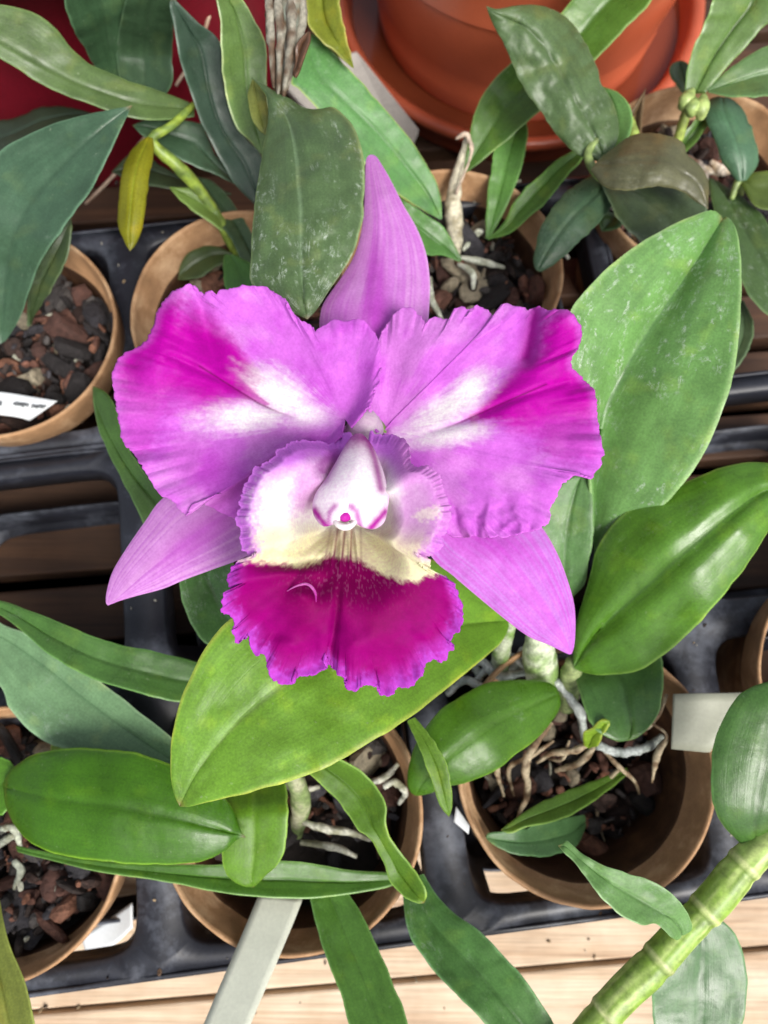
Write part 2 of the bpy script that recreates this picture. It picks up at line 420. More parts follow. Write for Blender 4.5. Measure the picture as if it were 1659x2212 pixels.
def make_tray(i0, i1, j0, j1, label, ztop=6.5):
    V = []; Fc = []
    ns = 44
    def sq(hx, hy, rad):
        """rounded square loop aligned in angle with ns samples"""
        pts = []
        for q in range(ns):
            a = 2 * math.pi * (q + .5) / ns; cx_, sy_ = math.cos(a), math.sin(a)
            pw = 2.0 / (2 + (1 - rad) * 10)
            pts.append((hx * math.copysign(abs(cx_) ** pw, cx_), hy * math.copysign(abs(sy_) ** pw, sy_)))
        return pts
    ls = [(PX / 2, PY / 2, 0, 0.0, True), (4.42, 4.18, .35, -.0, False), (4.34, 4.1, .35, -.12, False), (4.27, 4.04, .35, -1.25, False),
          (4.12, 3.9, .38, -4.5, False), (4.0, 3.8, .4, -5.9, False), (3.9, 3.7, .4, -6.2, False), (3.6, 3.4, .5, -6.25, False)]
    for i in range(i0, i1 + 1):
        for j in range(j0, j1 + 1):
            c = cell(i, j); base = len(V)
            for (hx, hy, rad, dz, square) in ls:
                if square:
                    L = []
                    for (x, y) in sq(1, 1, .35):
                        mx = max(abs(x), abs(y)); L.append((hx * x / mx, hy * y / mx))
                else: L = sq(hx, hy, rad)
                for (x, y) in L:
                    p = c + ex * x + ey * y; V.append((p[0], p[1], ztop + dz))
            for a in range(len(ls) - 1):
                for q in range(ns):
                    q2 = (q + 1) % ns
                    cq = 2 * math.pi * (q + 1) / ns
                    if a == 3 and abs(abs(math.tan(cq)) - 1) > .62 and not (1 < abs(math.tan(cq)) < 1.9): continue    # open lattice sides, corner posts stay
                    Fc.append([base + a * ns + q, base + a * ns + q2, base + (a + 1) * ns + q2, base + (a + 1) * ns + q])
    # outer skirt
    x0, x1 = (i0 - .5) * PX, (i1 + .5) * PX; y0, y1 = (j0 - .5) * PY, (j1 + .5) * PY
    K = [(x0, y0), (x1, y0), (x1, y1), (x0, y1)]
    for a in range(4):
        (ax, ay), (bx, by) = K[a], K[(a + 1) % 4]; b0 = len(V)
        for t_ in np.linspace(0, 1, 30):
            x, y = ax + (bx - ax) * t_, ay + (by - ay) * t_
            for (o_, dz) in ((0, 0), (.1, -.05), (.14, -.2), (.14, -.8)):
                sx = x + o_ * (1 if x == x1 else -1 if x == x0 else 0); sy = y + o_ * (1 if y == y1 else -1 if y == y0 else 0)
                p = E0 + ex * sx + ey * sy; V.append((p[0], p[1], ztop + dz))
        for q in range(29):
            for r_ in range(3):
                Fc.append([b0 + q * 4 + r_, b0 + (q + 1) * 4 + r_, b0 + (q + 1) * 4 + r_ + 1, b0 + q * 4 + r_ + 1])
    V = np.array(V); V[:, 2] += .12 * (fbm(V[:, 0] * .3, V[:, 1] * .3, 4) - .5)
    o = mesh('plant_tray', V, Fc, M_tray, None, own=True)
    w_ = o.modifiers.new('weld', 'WELD'); w_.merge_threshold = .00002
    s_ = o.modifiers.new('solid', 'SOLIDIFY'); s_.thickness = .0011; s_.offset = -1
    return tag(o, label, 'plant tray', 'black cell trays on the bench')
make_tray(-2, 2, 0, 1, 'black plastic cell tray holding the front row of pots above the pale planks')
make_tray_E = E0.copy()
E0 = E0 + ey * .35
make_tray(-2, 1, 2, 2, 'black plastic cell tray behind, holding the back row of pots')
E0 = make_tray_E

# big pots behind
def big_pot(name, cx, cy, prof, mat, label, cat, kids=()):
    V, f = lathe(prof, cx, cy, 128)
    root = thing(name, (cx, cy, prof[0][1]), label, cat)
    mesh('wall', V, f, mat, root)
    return root
SX, SY = 7.3, 37.2
sr = thing('terracotta_saucer', (SX, SY, 0), 'wide orange terracotta saucer holding a little water under the big pot', 'saucer')
M_terd = plain('terracotta_saucer', tuple(lin((170, 84, 58))), .34, .5, .22, 20, .1, .0005, 1500, .08)
V, f = lathe([(0, .35), (8.6, .35), (8.95, .5), (9.25, 1.6), (9.35, 2.1), (9.55, 2.3), (9.8, 2.35), (10.0, 2.25), (10.05, 2.0), (9.95, 1.7), (9.7, 1.55), (9.45, .4), (9.3, .02), (0, .02)], SX, SY, 128)
mesh('dish', V, f, M_terd, sr)
V, f = lathe([(0, 1.0), (9.05, 1.0)], SX, SY, 96); mesh('water', V, f, M_water, sr)
pr = [(0, .4), (7.0, .4), (7.35, .55), (7.6, 1.2), (7.75, 2.4), (7.7, 3.2), (7.85, 3.6), (8.9, 10), (9.6, 13.0), (9.7, 13.2), (10.4, 13.4), (10.55, 13.7), (10.9, 16.5), (10.8, 16.8), (10.4, 16.8), (10.1, 13.5), (9.3, 12.5), (8.6, 7.5)]
tp = thing('terracotta_pot', (SX, SY, .4), 'big glossy orange terracotta pot standing in its saucer behind the small pots', 'plant pot')
V, f = lathe(pr, SX, SY, 128); mesh('wall', V, f, M_terra, tp)
V, f = lathe([(0, 15), (10.2, 14.7)], SX, SY, 64); mesh('potting_soil', V, f, plain('soil', (.03, .018, .01), .9, .2, .4, 200, 1, .003), tp)
bp = [(0, 0), (10.6, 0), (10.9, .2), (11.0, 1.0), (11.5, 9), (12.0, 13), (12.4, 13.1), (12.6, 13.5), (12.8, 16), (12.5, 16.3), (12.1, 16.2), (11.8, 13.5), (11.0, 7)]
bpo = thing('burgundy_pot', (-15.2, 37, 0), 'large dark red pot at the back, mostly hidden behind narrow leaves', 'plant pot')
V, f = lathe(bp, -15.2, 37.2, 128); mesh('wall', V, f, M_burg, bpo)
V, f = lathe([(0, 14.6), (11.95, 14.4)], -15.2, 37.2, 64); mesh('potting_soil', V, f, bpy.data.materials['soil'], bpo)
# pale slab between them
q = [P(600, 175, 3.0), P(770, 115, 3.0), P(905, 285, 2.0), P(880, 345, 1.0), P(740, 330, 1.0)]
def plate(name, pts, th, mat, parent=None, own=True, sub=6, bend=None):
    """flat polygon with thickness, fan triangulated"""
    pts = np.array(pts, float); c = pts.mean(0); nrm = np.cross(pts[1] - pts[0], pts[2] - pts[0]); nrm /= np.linalg.norm(nrm)
    if nrm[2] < 0: nrm = -nrm
    k = len(pts); V = np.vstack([pts + nrm * th / 2, pts - nrm * th / 2])
    f = [list(range(k)), list(range(2 * k - 1, k - 1, -1))] + [[a, a + k, (a + 1) % k + k, (a + 1) % k] for a in range(k)]
    o = mesh(name, V, f, mat, parent, smooth=False, own=own); return o
o = plate('stone_slab', q, .5, M_slab); bevel(o, .1)
tag(o, 'pale grey slab lying between the green leaves and the terracotta saucer', 'slab')

# small pots
pot_prof = [(0, .1), (3.1, .1), (3.15, .3), (3.95, 6.3), (4.02, 6.5), (4.16, 6.55), (4.34, 7.85), (4.40, 7.98), (4.47, 8.0), (4.52, 7.93), (4.52, 7.8), (4.36, 6.3), (4.28, 6.22), (4.12, 6.2), (3.3, .0), (0, 0)]
POTS = {}
def pot(key, px, py, label, depth=6.4, sub=1.0):
    c = P(px, py, 8.0); cx, cy = c[0], c[1]
    V, f = lathe(pot_prof, cx, cy, 110)
    V[:, :2] += ((fbm(V[:, 0] * 1.3 + px, V[:, 1] * 1.3 + py, 6, 2) - .5) * .07)[:, None]
    V[:, 2] += .05 * np.sin(np.arctan2(V[:, 1] - cy, V[:, 0] - cx) * 2 + px) * (V[:, 2] > 5)
    o = mesh('plant_pot', V, f, M_pot, None, own=True)
    o.data.materials.append(M_poti)      # inner wall: darker copy, shade below the rim painted in
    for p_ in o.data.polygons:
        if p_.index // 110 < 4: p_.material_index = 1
    tag(o, label, 'plant pot', 'small tan pots in the trays'); POTS[key] = (cx, cy)
    return o
pot('A', 3, 712, 'tan plastic pot at the left edge holding chunky bark and a white handwritten label')
pot('B', 525, 668, 'tan plastic pot behind the left petal, a yellow-green shoot hanging over it')
pot('C', 977, 572, 'tan plastic pot directly behind the upright top sepal, with black and brown bark')
pot('D', 1515, 378, 'tan plastic pot at the upper right under the green seed pods')
pot('E', 630, 1758, 'tan plastic pot below the front leaf with a grey-green label over its rim')
pot('F', 1268, 1658, 'deep half-empty tan pot below the right sepal with dry roots hanging in it')
pot('G', -18, 1822, 'tan plastic pot at the lower left corner filled with dark bark')
pot('H', 1912, 1470, 'tan plastic pot just inside the right edge beside the grey label')

# bark
def chunk(c, r, sd_):
    rs = np.random.RandomState(sd_)
    # deformed rounded box
    n = 5
    t = (1 + 5 ** .5) / 2
    ico = np.array([(-1, t, 0), (1, t, 0), (-1, -t, 0), (1, -t, 0), (0, -1, t), (0, 1, t), (0, -1, -t), (0, 1, -t), (t, 0, -1), (t, 0, 1), (-t, 0, -1), (-t, 0, 1)], float)
    fc = [(0, 11, 5), (0, 5, 1), (0, 1, 7), (0, 7, 10), (0, 10, 11), (1, 5, 9), (5, 11, 4), (11, 10, 2), (10, 7, 6), (7, 1, 8), (3, 9, 4), (3, 4, 2), (3, 2, 6), (3, 6, 8), (3, 8, 9), (4, 9, 5), (2, 4, 11), (6, 2, 10), (8, 6, 7), (9, 8, 1)]
    V = [v / np.linalg.norm(v) for v in ico]; cache = {}; F2 = []
    for a, b, d in fc:
        def md(i, j):
            k_ = (min(i, j), max(i, j))
            if k_ not in cache:
                m_ = V[i] + V[j]; V.append(m_ / np.linalg.norm(m_)); cache[k_] = len(V) - 1
            return cache[k_]
        x, y, z = md(a, b), md(b, d), md(d, a); F2 += [(a, x, z), (b, y, x), (d, z, y), (x, y, z)]
    V = np.array(V); V = np.sign(V) * np.abs(V) ** .75
    V = V * (1 + .22 * (rs.rand(len(V), 1) - .5)) * (np.array([1.25, .85, .55]) if rs.rand() < .45 else np.array([1.5, .75, .30])) * (1 + .3 * (rs.rand(1, 3) - .5))
    q_ = rs.randn(4); q_ /= np.linalg.norm(q_); a, b, c_, d = q_
    Rm = np.array([[1 - 2 * (c_ * c_ + d * d), 2 * (b * c_ - a * d), 2 * (b * d + a * c_)], [2 * (b * c_ + a * d), 1 - 2 * (b * b + d * d), 2 * (c_ * d - a * b)], [2 * (b * d - a * c_), 2 * (c_ * d + a * b), 1 - 2 * (b * b + c_ * c_)]])
    return V @ Rm.T * r + np.asarray(c), F2
CB = [(78, 52, 44), (96, 64, 52), (56, 40, 34), (40, 36, 36), (52, 50, 54), (30, 26, 26), (70, 66, 64), (118, 80, 62), (44, 34, 30)]
def bark(key, level, label, n=190, rmax=3.7, seed=1, pale=0.1, gap=None):
    cx, cy = POTS[key]; rs = np.random.RandomState(seed); parts = []
    for i in range(n):
        a = rs.rand() * 6.283; rr = rmax * math.sqrt(rs.rand()); x, y = cx + rr * math.cos(a), cy + rr * math.sin(a)
        if gap and gap(x - cx, y - cy) and rs.rand() < .9: continue
        z = level - .9 + 1.1 * rs.rand()
        v, f = chunk((x, y, z), .30 + .42 * rs.rand() ** 1.5, seed * 1000 + i)
        c = lin(CB[rs.randint(len(CB))]) * (.8 + .5 * rs.rand())
        if rs.rand() < pale: c = lin((150, 140, 118))
        parts.append((v, f, c))
    for i in range(260):
        a = rs.rand() * 6.283; rr = rmax * math.sqrt(rs.rand()); x, y = cx + rr * math.cos(a), cy + rr * math.sin(a)
        if gap and gap(x - cx, y - cy): continue
        v, f = chunk((x, y, level - .25 + .45 * rs.rand()), .07 + .13 * rs.rand(), seed * 7000 + i)
        parts.append((v, f, lin(CB[rs.randint(len(CB))]) * (1.0 + .9 * rs.rand()) if rs.rand() > .06 else lin((190, 190, 170))))
    V, f = lathe([(0, level - .9), (rmax + .1, level - 1.0)], cx, cy, 40)
    parts.append((V, f.tolist(), lin((30, 22, 18))))
    V, f, C = merge(parts)
    o = mesh('bark_mix', V, f, M_bark, None, C, smooth=False, own=True)
    return tag(o, label, 'bark mix', kind='stuff')
bark('A', 6.0, 'brown bark chunks and charcoal in the pot at the left edge', seed=3)
bark('B', 6.2, 'reddish bark chunks in the pot behind the left petal', seed=5)
bark('C', 6.3, 'bark, black charcoal and pale roots in the pot behind the top sepal', seed=6, pale=.12)
bark('D', 6.3, 'pale and brown bark in the pot under the seed pods', seed=8, pale=.3)
bark('E', 5.6, 'dark bark in the pot under the front leaf', seed=9, gap=lambda x, y: y < -1.2)
bark('F', 4.3, 'dark bark deep inside the half-empty pot', seed=11, rmax=3.4, n=90)
bark('G', 6.6, 'charcoal and brown bark in the lower left pot', seed=12, n=150)

# ------------------------------------------------------------------ plants
GD = (66, 104, 50); GB = (98, 140, 44); GBL = (74, 118, 92); GW = (86, 134, 80); GK = (60, 96, 66); GO = (92, 100, 66)

# ---- the blooming orchid (pot F)
ob = P(1185, 1500, 6.0)
bloom = thing('orchid_plant', ob, 'orchid in full magenta and lilac bloom, broad glossy leaves fanning right and under the flower', 'orchid')
leaf(bloom, [(1105, 1335), (1070, 1290), (1010, 1245), (945, 1210), (850, 1205), (700, 1240), (570, 1298), (490, 1345), (438, 1410), (395, 1500), (372, 1590), (368, 1665), (376, 1715), (388, 1742)],
     [(1103, 1345), (1085, 1385), (1050, 1417), (960, 1490), (870, 1560), (740, 1640), (660, 1675), (600, 1695), (500, 1722), (440, 1735), (408, 1743), (388, 1742)],
     [9.5, 12, 14, 14.6, 14.6, 14.2], (112, 160, 54), cup=.28, mid=[(1103, 1340), (1000, 1350), (850, 1370), (690, 1430), (540, 1540), (440, 1650), (388, 1740)], th=.2, mat=M_new, tilt=-.1,
     n=110, m=41, edge=(170, 185, 80), rib=(84, 112, 30), groove=.07, wr=.04, label='broad yellow-green leaf right under the lip, its tip at the lower left')
leaf(bloom, [(1283, 1188), (1278, 1080), (1262, 950), (1240, 850), (1222, 750), (1238, 662), (1285, 605), (1340, 556), (1400, 513), (1450, 487), (1500, 465), (1538, 454), (1558, 466), (1561, 474)],
     [(1283, 1190), (1330, 1167), (1400, 1120), (1460, 1065), (1510, 1000), (1553, 905), (1582, 820), (1599, 700), (1602, 600), (1597, 520), (1585, 485), (1570, 468), (1561, 474)],
     [9.5, 11.5, 13, 13.4, 13.2], (108, 156, 92), cup=1.1, mid=[(1283, 1189), (1280, 1040), (1296, 910), (1350, 800), (1430, 675), (1500, 570), (1560, 473)], th=.2, mat=M_scuf2, n=110, m=51, groove=.42, gw=.26,
     edge=(150, 185, 120), rib=(60, 100, 50), tilt=-.1, p=1.2, label='largest leaf, pale green with scratches, standing right of the flower')
leaf(bloom, [(1238, 1435), (1240, 1380), (1252, 1320), (1275, 1240), (1292, 1180), (1335, 1120), (1400, 1075), (1470, 1045), (1540, 1015), (1600, 1001), (1660, 1000), (1720, 1020), (1745, 1045)],
     [(1242, 1445), (1270, 1455), (1310, 1458), (1380, 1448), (1450, 1402), (1540, 1312), (1620, 1212), (1680, 1115), (1730, 1060), (1745, 1045)],
     [8.5, 10.5, 12, 12.5, 12], (88, 138, 44), cup=-.75, mid=[(1240, 1440), (1285, 1370), (1400, 1265), (1550, 1135), (1650, 1062), (1745, 1045)], th=.2, n=100, m=51, groove=.3, gw=.2,
     edge=(150, 190, 90), rib=(58, 92, 34), p=1.25, mat=M_leaf, label='long glossy leaf running to the right edge below the largest leaf')
leaf(bloom, [(1215, 1335), (1180, 1250), (1163, 1180), (1178, 1100), (1208, 1047), (1240, 1028), (1256, 1026)],
     [(1222, 1330), (1238, 1290), (1262, 1260), (1278, 1180), (1283, 1100), (1277, 1050), (1268, 1031), (1256, 1026)],
     [8, 9.5, 10.5, 11], (88, 132, 78), cup=.2, mat=M_scuf, edge=(120, 160, 100))
leaf(bloom, [(1232, 1430), (1248, 1480), (1265, 1540), (1290, 1580), (1330, 1600), (1352, 1601)],
     [(1242, 1420), (1300, 1405), (1380, 1395), (1428, 1415), (1432, 1480), (1425, 1535), (1402, 1570), (1378, 1592), (1352, 1601)],
     [7.5, 8.3, 8.8, 8.8], (80, 124, 66), cup=.3, groove=.1, edge=(120, 160, 90))
leaf(bloom, [(1206, 1497), (1195, 1480), (1150, 1468), (1060, 1475), (1000, 1500), (950, 1535), (910, 1585), (887, 1640), (880, 1690), (888, 1712), (900, 1720)],
     [(1210, 1505), (1208, 1530), (1190, 1560), (1155, 1600), (1120, 1625), (1070, 1665), (1010, 1690), (960, 1700), (930, 1713), (900, 1720)],
     [8.6, 9.6, 10.4, 10.2, 9.2], (78, 124, 34), cup=-.35, tilt=-.05, edge=(120, 165, 60), rib=(92, 132, 50), groove=.06)
leaf(bloom, [(1262, 1612), (1260, 1582), (1283, 1570), (1298, 1556), (1317, 1557)], [(1276, 1612), (1292, 1610), (1300, 1590), (1312, 1576), (1317, 1557)],
     [8, 8.8, 9.3], (140, 178, 60), cup=.25, mat=M_new, name='shoot', n=40, m=17)
leaf(bloom, [(1352, 1658), (1280, 1688), (1200, 1718), (1150, 1745), (1110, 1770), (1082, 1792)],
     [(1356, 1672), (1300, 1718), (1250, 1753), (1200, 1774), (1140, 1786), (1104, 1799), (1082, 1794)], [5, 6.3, 7.2, 7.5], (98, 138, 56), cup=.15, tilt=.25, th=.12, edge=(150, 190, 90), mat=M_new)
leaf(bloom, [(1262, 1760), (1200, 1772), (1140, 1788), (1085, 1795), (1054, 1800), (1049, 1812)],
     [(1264, 1790), (1240, 1832), (1180, 1849), (1120, 1846), (1080, 1832), (1049, 1812)], [4.6, 6, 7, 7.2], (84, 126, 84), cup=.2, th=.12, mat=M_dull)
tube(bloom, 'pseudobulb', [(1180, 1520, 6.2), (1170, 1450, 7.5), (1165, 1400, 8.6), (1160, 1350, 9.3)], [.42, .62, .55, .3], (196, 205, 176), c2=(120, 150, 80), seg=20)
tube(bloom, 'pseudobulb', [(1225, 1530, 6.4), (1232, 1470, 7.4), (1240, 1430, 8.4)], [.3, .42, .3], (150, 165, 110), c2=(90, 110, 60), seg=18)
tube(bloom, 'pseudobulb', [(1080, 1450, 7), (1085, 1390, 8.4), (1100, 1342, 9.6)], [.3, .34, .26], (168, 176, 150), c2=(110, 140, 70), seg=18)
tube(bloom, 'flower_stalk', [(1165, 1390, 8.8), (1100, 1260, 11), (960, 1080, 13.4), (850, 960, 14.8), (790, 905, 15.4)], [.24, .2, .18, .2, .3], (120, 150, 70), M_stem)
# dry roots
def roots(parent, base, dirs, rad, c, c2, z0, name='root', sg=10):
    for pts, r_ in dirs:
        r_ = [q_ * .6 for q_ in r_]
        tube(parent, name, pts, r_, c, c2=c2, seg=sg, bumpy=.35)
DR = (188, 172, 142); DR2 = (120, 96, 70)
roots(bloom, None, [
    ([(1190, 1560, 7.6), (1160, 1605, 7.6), (1135, 1650, 7.2), (1140, 1710, 6.4), (1118, 1765, 5.6)], [.14, .2, .24, .2, .08]),
    ([(1160, 1580, 7.2), (1100, 1605, 7), (1072, 1650, 6.4), (1088, 1720, 5.5)], [.1, .14, .2, .08]),
    ([(1195, 1600, 7.4), (1150, 1632, 7.2), (1100, 1660, 6.2), (1110, 1720, 5)], [.1, .12, .14, .06]),
    ([(1282, 1600, 7.8), (1240, 1622, 7.6), (1190, 1628, 7.2), (1160, 1648, 6.7)], [.1, .18, .16, .08]),
    ([(1290, 1605, 7.6), (1255, 1645, 7), (1200, 1665, 6.2)], [.1, .2, .1]),
    ([(1290, 1600, 7.6), (1330, 1650, 6.6), (1372, 1690, 5.4), (1385, 1745, 4)], [.1, .13, .12, .05]),
    ([(1330, 1600, 7.4), (1390, 1575, 7.6), (1424, 1540, 7.9), (1440, 1500, 8.1)], [.12, .16, .14, .1]),
    ([(1405, 1560, 7.8), (1440, 1590, 7.8), (1420, 1630, 7.4), (1408, 1690, 6.6)], [.08, .1, .2, .05]),
    ([(1340, 1660, 6), (1300, 1700, 5), (1290, 1760, 4), (1310, 1830, 3.4)], [.14, .12, .1, .05]),
    ([(1230, 1600, 7.5), (1215, 1640, 7.2), (1185, 1640, 6.8)], [.08, .1, .06]),
], .1, DR, DR2, 7)
WR = (206, 212, 206)
for (a, b, c_, d) in [((1150, 1470), (1110, 1420), (1060, 1440), (1020, 1480)), ((1140, 1450), (1080, 1460), (1040, 1430), (1000, 1440)),
                      ((1130, 1480), (1070, 1500), (1010, 1470), (965, 1500)), ((1100, 1400), (1050, 1395), (1020, 1420), (1040, 1470)),
                      ((1200, 1470), (1225, 1500), (1255, 1545), (1262, 1600)), ((1130, 1400), (1120, 1430), (1100, 1460), (1120, 1500)), ((1290, 1610), (1340, 1625), (1395, 1615), (1430, 1590))]:
    tube(bloom, 'root', [(*a, 7.6), (*b, 7.4), (*c_, 7.2), (*d, 6.8)], [.13, .16, .16, .1], WR, c2=(150, 158, 150), seg=10, bumpy=.3)

# ---- flower
recept = tube(bloom, 'flower', [(792, 950, 14.6), (788, 930, 15.2), (783, 905, 15.75)], [.5, .56, .4], (216, 196, 210), M_petal, c2=(196, 160, 196), seg=24, bumpy=.03,
              label='large cattleya type bloom with ruffled lilac and magenta petals and a deep magenta lip')

LIL = lin((212, 112, 220)); LIL2 = lin((194, 74, 204)); MAG = lin((186, 0, 164)); MAG2 = lin((150, 0, 120)); WHT = lin((246, 240, 242)); PAL = lin((222, 150, 224))
def blend(a, b, f): return a * (1 - f[..., None]) + b * f[..., None]
def seglen(X, Y, a, b):
    """distance to segment and param"""
    a = np.array(a, float); b = np.array(b, float); d = b - a; L = np.hypot(*d)
    t = np.clip(((X - a[0]) * d[0] + (Y - a[1]) * d[1]) / L ** 2, 0, 1)
    return np.hypot(X - a[0] - t * d[0], Y - a[1] - t * d[1]), t
def polydist(X, Y, pts):
    D = None
    for a, b in zip(pts[:-1], pts[1:]):
        d, _ = seglen(X, Y, a, b); D = d if D is None else np.minimum(D, d)
    return D
def ell(X, Y, cx, cy, a, b, ang):
    c, s = math.cos(R(ang)), math.sin(R(ang)); x = (X - cx) * c + (Y - cy) * s; y = -(X - cx) * s + (Y - cy) * c
    return np.sqrt((x / a) ** 2 + (y / b) ** 2)

def fan(parent, name, origin, outline, zf, pigf, mat, n=1400, m=90, jag=3, th=.05, seed=1, closed=False, label=None, smooth_r=None):
    B = catmull(outline, n, closed)
    # fine serration of the margin
    T = np.gradient(B, axis=0); T /= np.hypot(*T.T)[:, None] + 1e-9
    Nn = np.stack([-T[:, 1], T[:, 0]], -1)
    ii = np.arange(n)
    env = ss(0, 40, ii) * ss(0, 40, n - 1 - ii)
    AL = np.r_[0, np.cumsum(np.hypot(*np.diff(B, axis=0).T))]
    tooth = np.abs(((AL / 15. + 5.5 * fbm(AL / 34., 0 * AL, seed + 8, 2)) % 1) - .5) * 2     # small irregular teeth
    B = B + Nn * (((fbm(AL / 9., 0 * AL + seed, seed, 3) - .5) * 2.2 * jag + (tooth - .5) * jag * .7 * vn(AL / 40., 0 * AL, seed + 3)) * env)[:, None]
    r = np.r_[.002, np.linspace(.03, 1, m - 1)] ** .9
    s = np.linspace(0, 1, n)
    O = np.array(origin, float)
    # the inner surface follows a smoothed outline, only the rim follows the notches
    hw = int(n * 55 / AL[-1]); kern = np.hanning(2 * hw + 3)[1:-1]; kern /= kern.sum()
    ext = np.vstack([2 * B[0] - B[hw:0:-1], B, 2 * B[-1] - B[-2:-hw - 2:-1]])
    Bs = np.stack([np.convolve(ext[:, 0], kern, 'valid'), np.convolve(ext[:, 1], kern, 'valid')], -1)
    k_ = ss(.76, 1.0, r)[:, None]
    X = O[0] + (Bs[None, :, 0] * (1 - k_) + B[None, :, 0] * k_ - O[0]) * r[:, None]
    Y = O[1] + (Bs[None, :, 1] * (1 - k_) + B[None, :, 1] * k_ - O[1]) * r[:, None]
    # angular coordinate measured along the smoothed outline
    Ls = np.r_[0, np.cumsum(np.hypot(*np.diff(Bs, axis=0).T))]; s = Ls / Ls[-1]
    S = s[None] + 0 * X; Rr = r[:, None] + 0 * X
    Z = zf(X, Y, S, Rr)
    V = P(X, Y, Z).reshape(-1, 3)
    pg = pigf(X, Y, S, Rr).reshape(-1, 3)
    f = grid_faces(m, n)
    o = mesh(name, V, f, mat, parent, pg, np.stack([S, Rr], -1).reshape(-1, 2))
    if V[:, 2].mean() and o.data.polygons[len(o.data.polygons) // 2].normal.z < 0: o.data.flip_normals()
    md = o.modifiers.new('solid', 'SOLIDIFY'); md.thickness = th * .01; md.offset = -1
    if label: o['label'] = label
    return o

# sepals
def sep_pig(shade_pts, seed, base=lin((216, 132, 222)), pal=lin((226, 166, 228))):
    def f(X, Y, T_, S_):
        v = fbm(S_ * 26 + .0, T_ * 2.5, seed, 3)
        c = blend(base[None, None] + 0 * X[..., None], pal, ss(.35, .75, v) * .8)
        for (cx, cy, a, b, ang, k) in shade_pts:  # shade of the petals painted onto the sepals as deeper lilac
            c = blend(c, LIL2 * np.array([1., .8, .95]), (1 - ss(.3, 1.15, ell(X, Y, cx, cy, a, b, ang) + .3 * (fbm(S_ * 30, T_ * 3, seed + 4, 2) - .5))) * k)
        vl = np.clip(fbm(S_ * 22, T_ * 1.2, seed + 9, 3) - .5, 0, 1) * .25
        c = c * (1 - vl[..., None] * np.array([.5, 1, .5]))
        c = blend(c, lin((232, 180, 236)), ss(.94, 1, np.abs(S_)) * .5)
        return c
    return f
leaf(recept, [(785, 905), (730, 830), (700, 760), (690, 712), (694, 668), (708, 640), (738, 598), (768, 545), (784, 475), (788, 400), (790, 350), (795, 337), (801, 334)],
     [(800, 905), (860, 830), (905, 760), (923, 705), (928, 650), (928, 598), (920, 545), (900, 492), (870, 440), (842, 385), (818, 345), (810, 336), (801, 334)],
     [14.9, 15.1, 15.0, 14.6, 14.3, 13.6], None, cup=-.3, th=.07, mat=M_sepal, n=120, m=61, wr=.03, groove=-.02, name='sepal', p=1.8,
     mid=[(792, 905), (795, 800), (800, 700), (815, 580), (820, 480), (808, 390), (801, 334)],
     pigf=sep_pig([(812, 640, 150, 34, 90, .75), (800, 690, 90, 60, 0, .5)], 3), label='upright pale lilac sepal standing behind the petals')
leaf(recept, [(760, 915), (640, 960), (520, 1010), (420, 1045), (352, 1076), (312, 1128), (272, 1186), (243, 1235), (230, 1280), (229, 1303), (233, 1308)],
     [(775, 940), (700, 1060), (600, 1160), (528, 1204), (460, 1230), (400, 1252), (352, 1272), (300, 1286), (262, 1297), (243, 1304), (233, 1308)],
     [15, 15.2, 15.2, 15.0, 14.6, 14.2], None, cup=-.3, th=.08, mat=M_sepal, n=120, m=61, wr=.03, name='sepal', tilt=0.0, p=1.6, groove=.0,
     mid=[(768, 928), (640, 1010), (500, 1090), (400, 1160), (320, 1225), (265, 1280), (233, 1308)],
     pigf=sep_pig([(440, 1150, 150, 46, -35, .5)], 5, lin((206, 130, 214)), lin((226, 170, 226))), label='pale pink lower left sepal pointing to the left')
leaf(recept, [(800, 930), (860, 1080), (930, 1200), (980, 1245), (1040, 1296), (1090, 1337), (1140, 1374), (1185, 1393), (1216, 1408), (1230, 1414), (1234, 1413)],
     [(815, 915), (930, 990), (1060, 1060), (1140, 1110), (1173, 1142), (1206, 1200), (1229, 1262), (1241, 1310), (1243, 1360), (1240, 1398), (1234, 1413)],
     [15, 15.1, 15.0, 14.8, 14.4, 14.0], None, cup=-.35, th=.08, mat=M_sepal, n=120, m=61, wr=.05, name='sepal', p=1.6, groove=0,
     pigf=sep_pig([(1050, 1170, 120, 40, 20, .6)], 8, LIL, lin((208, 146, 228))), label='lilac lower right sepal hanging over the green leaves')

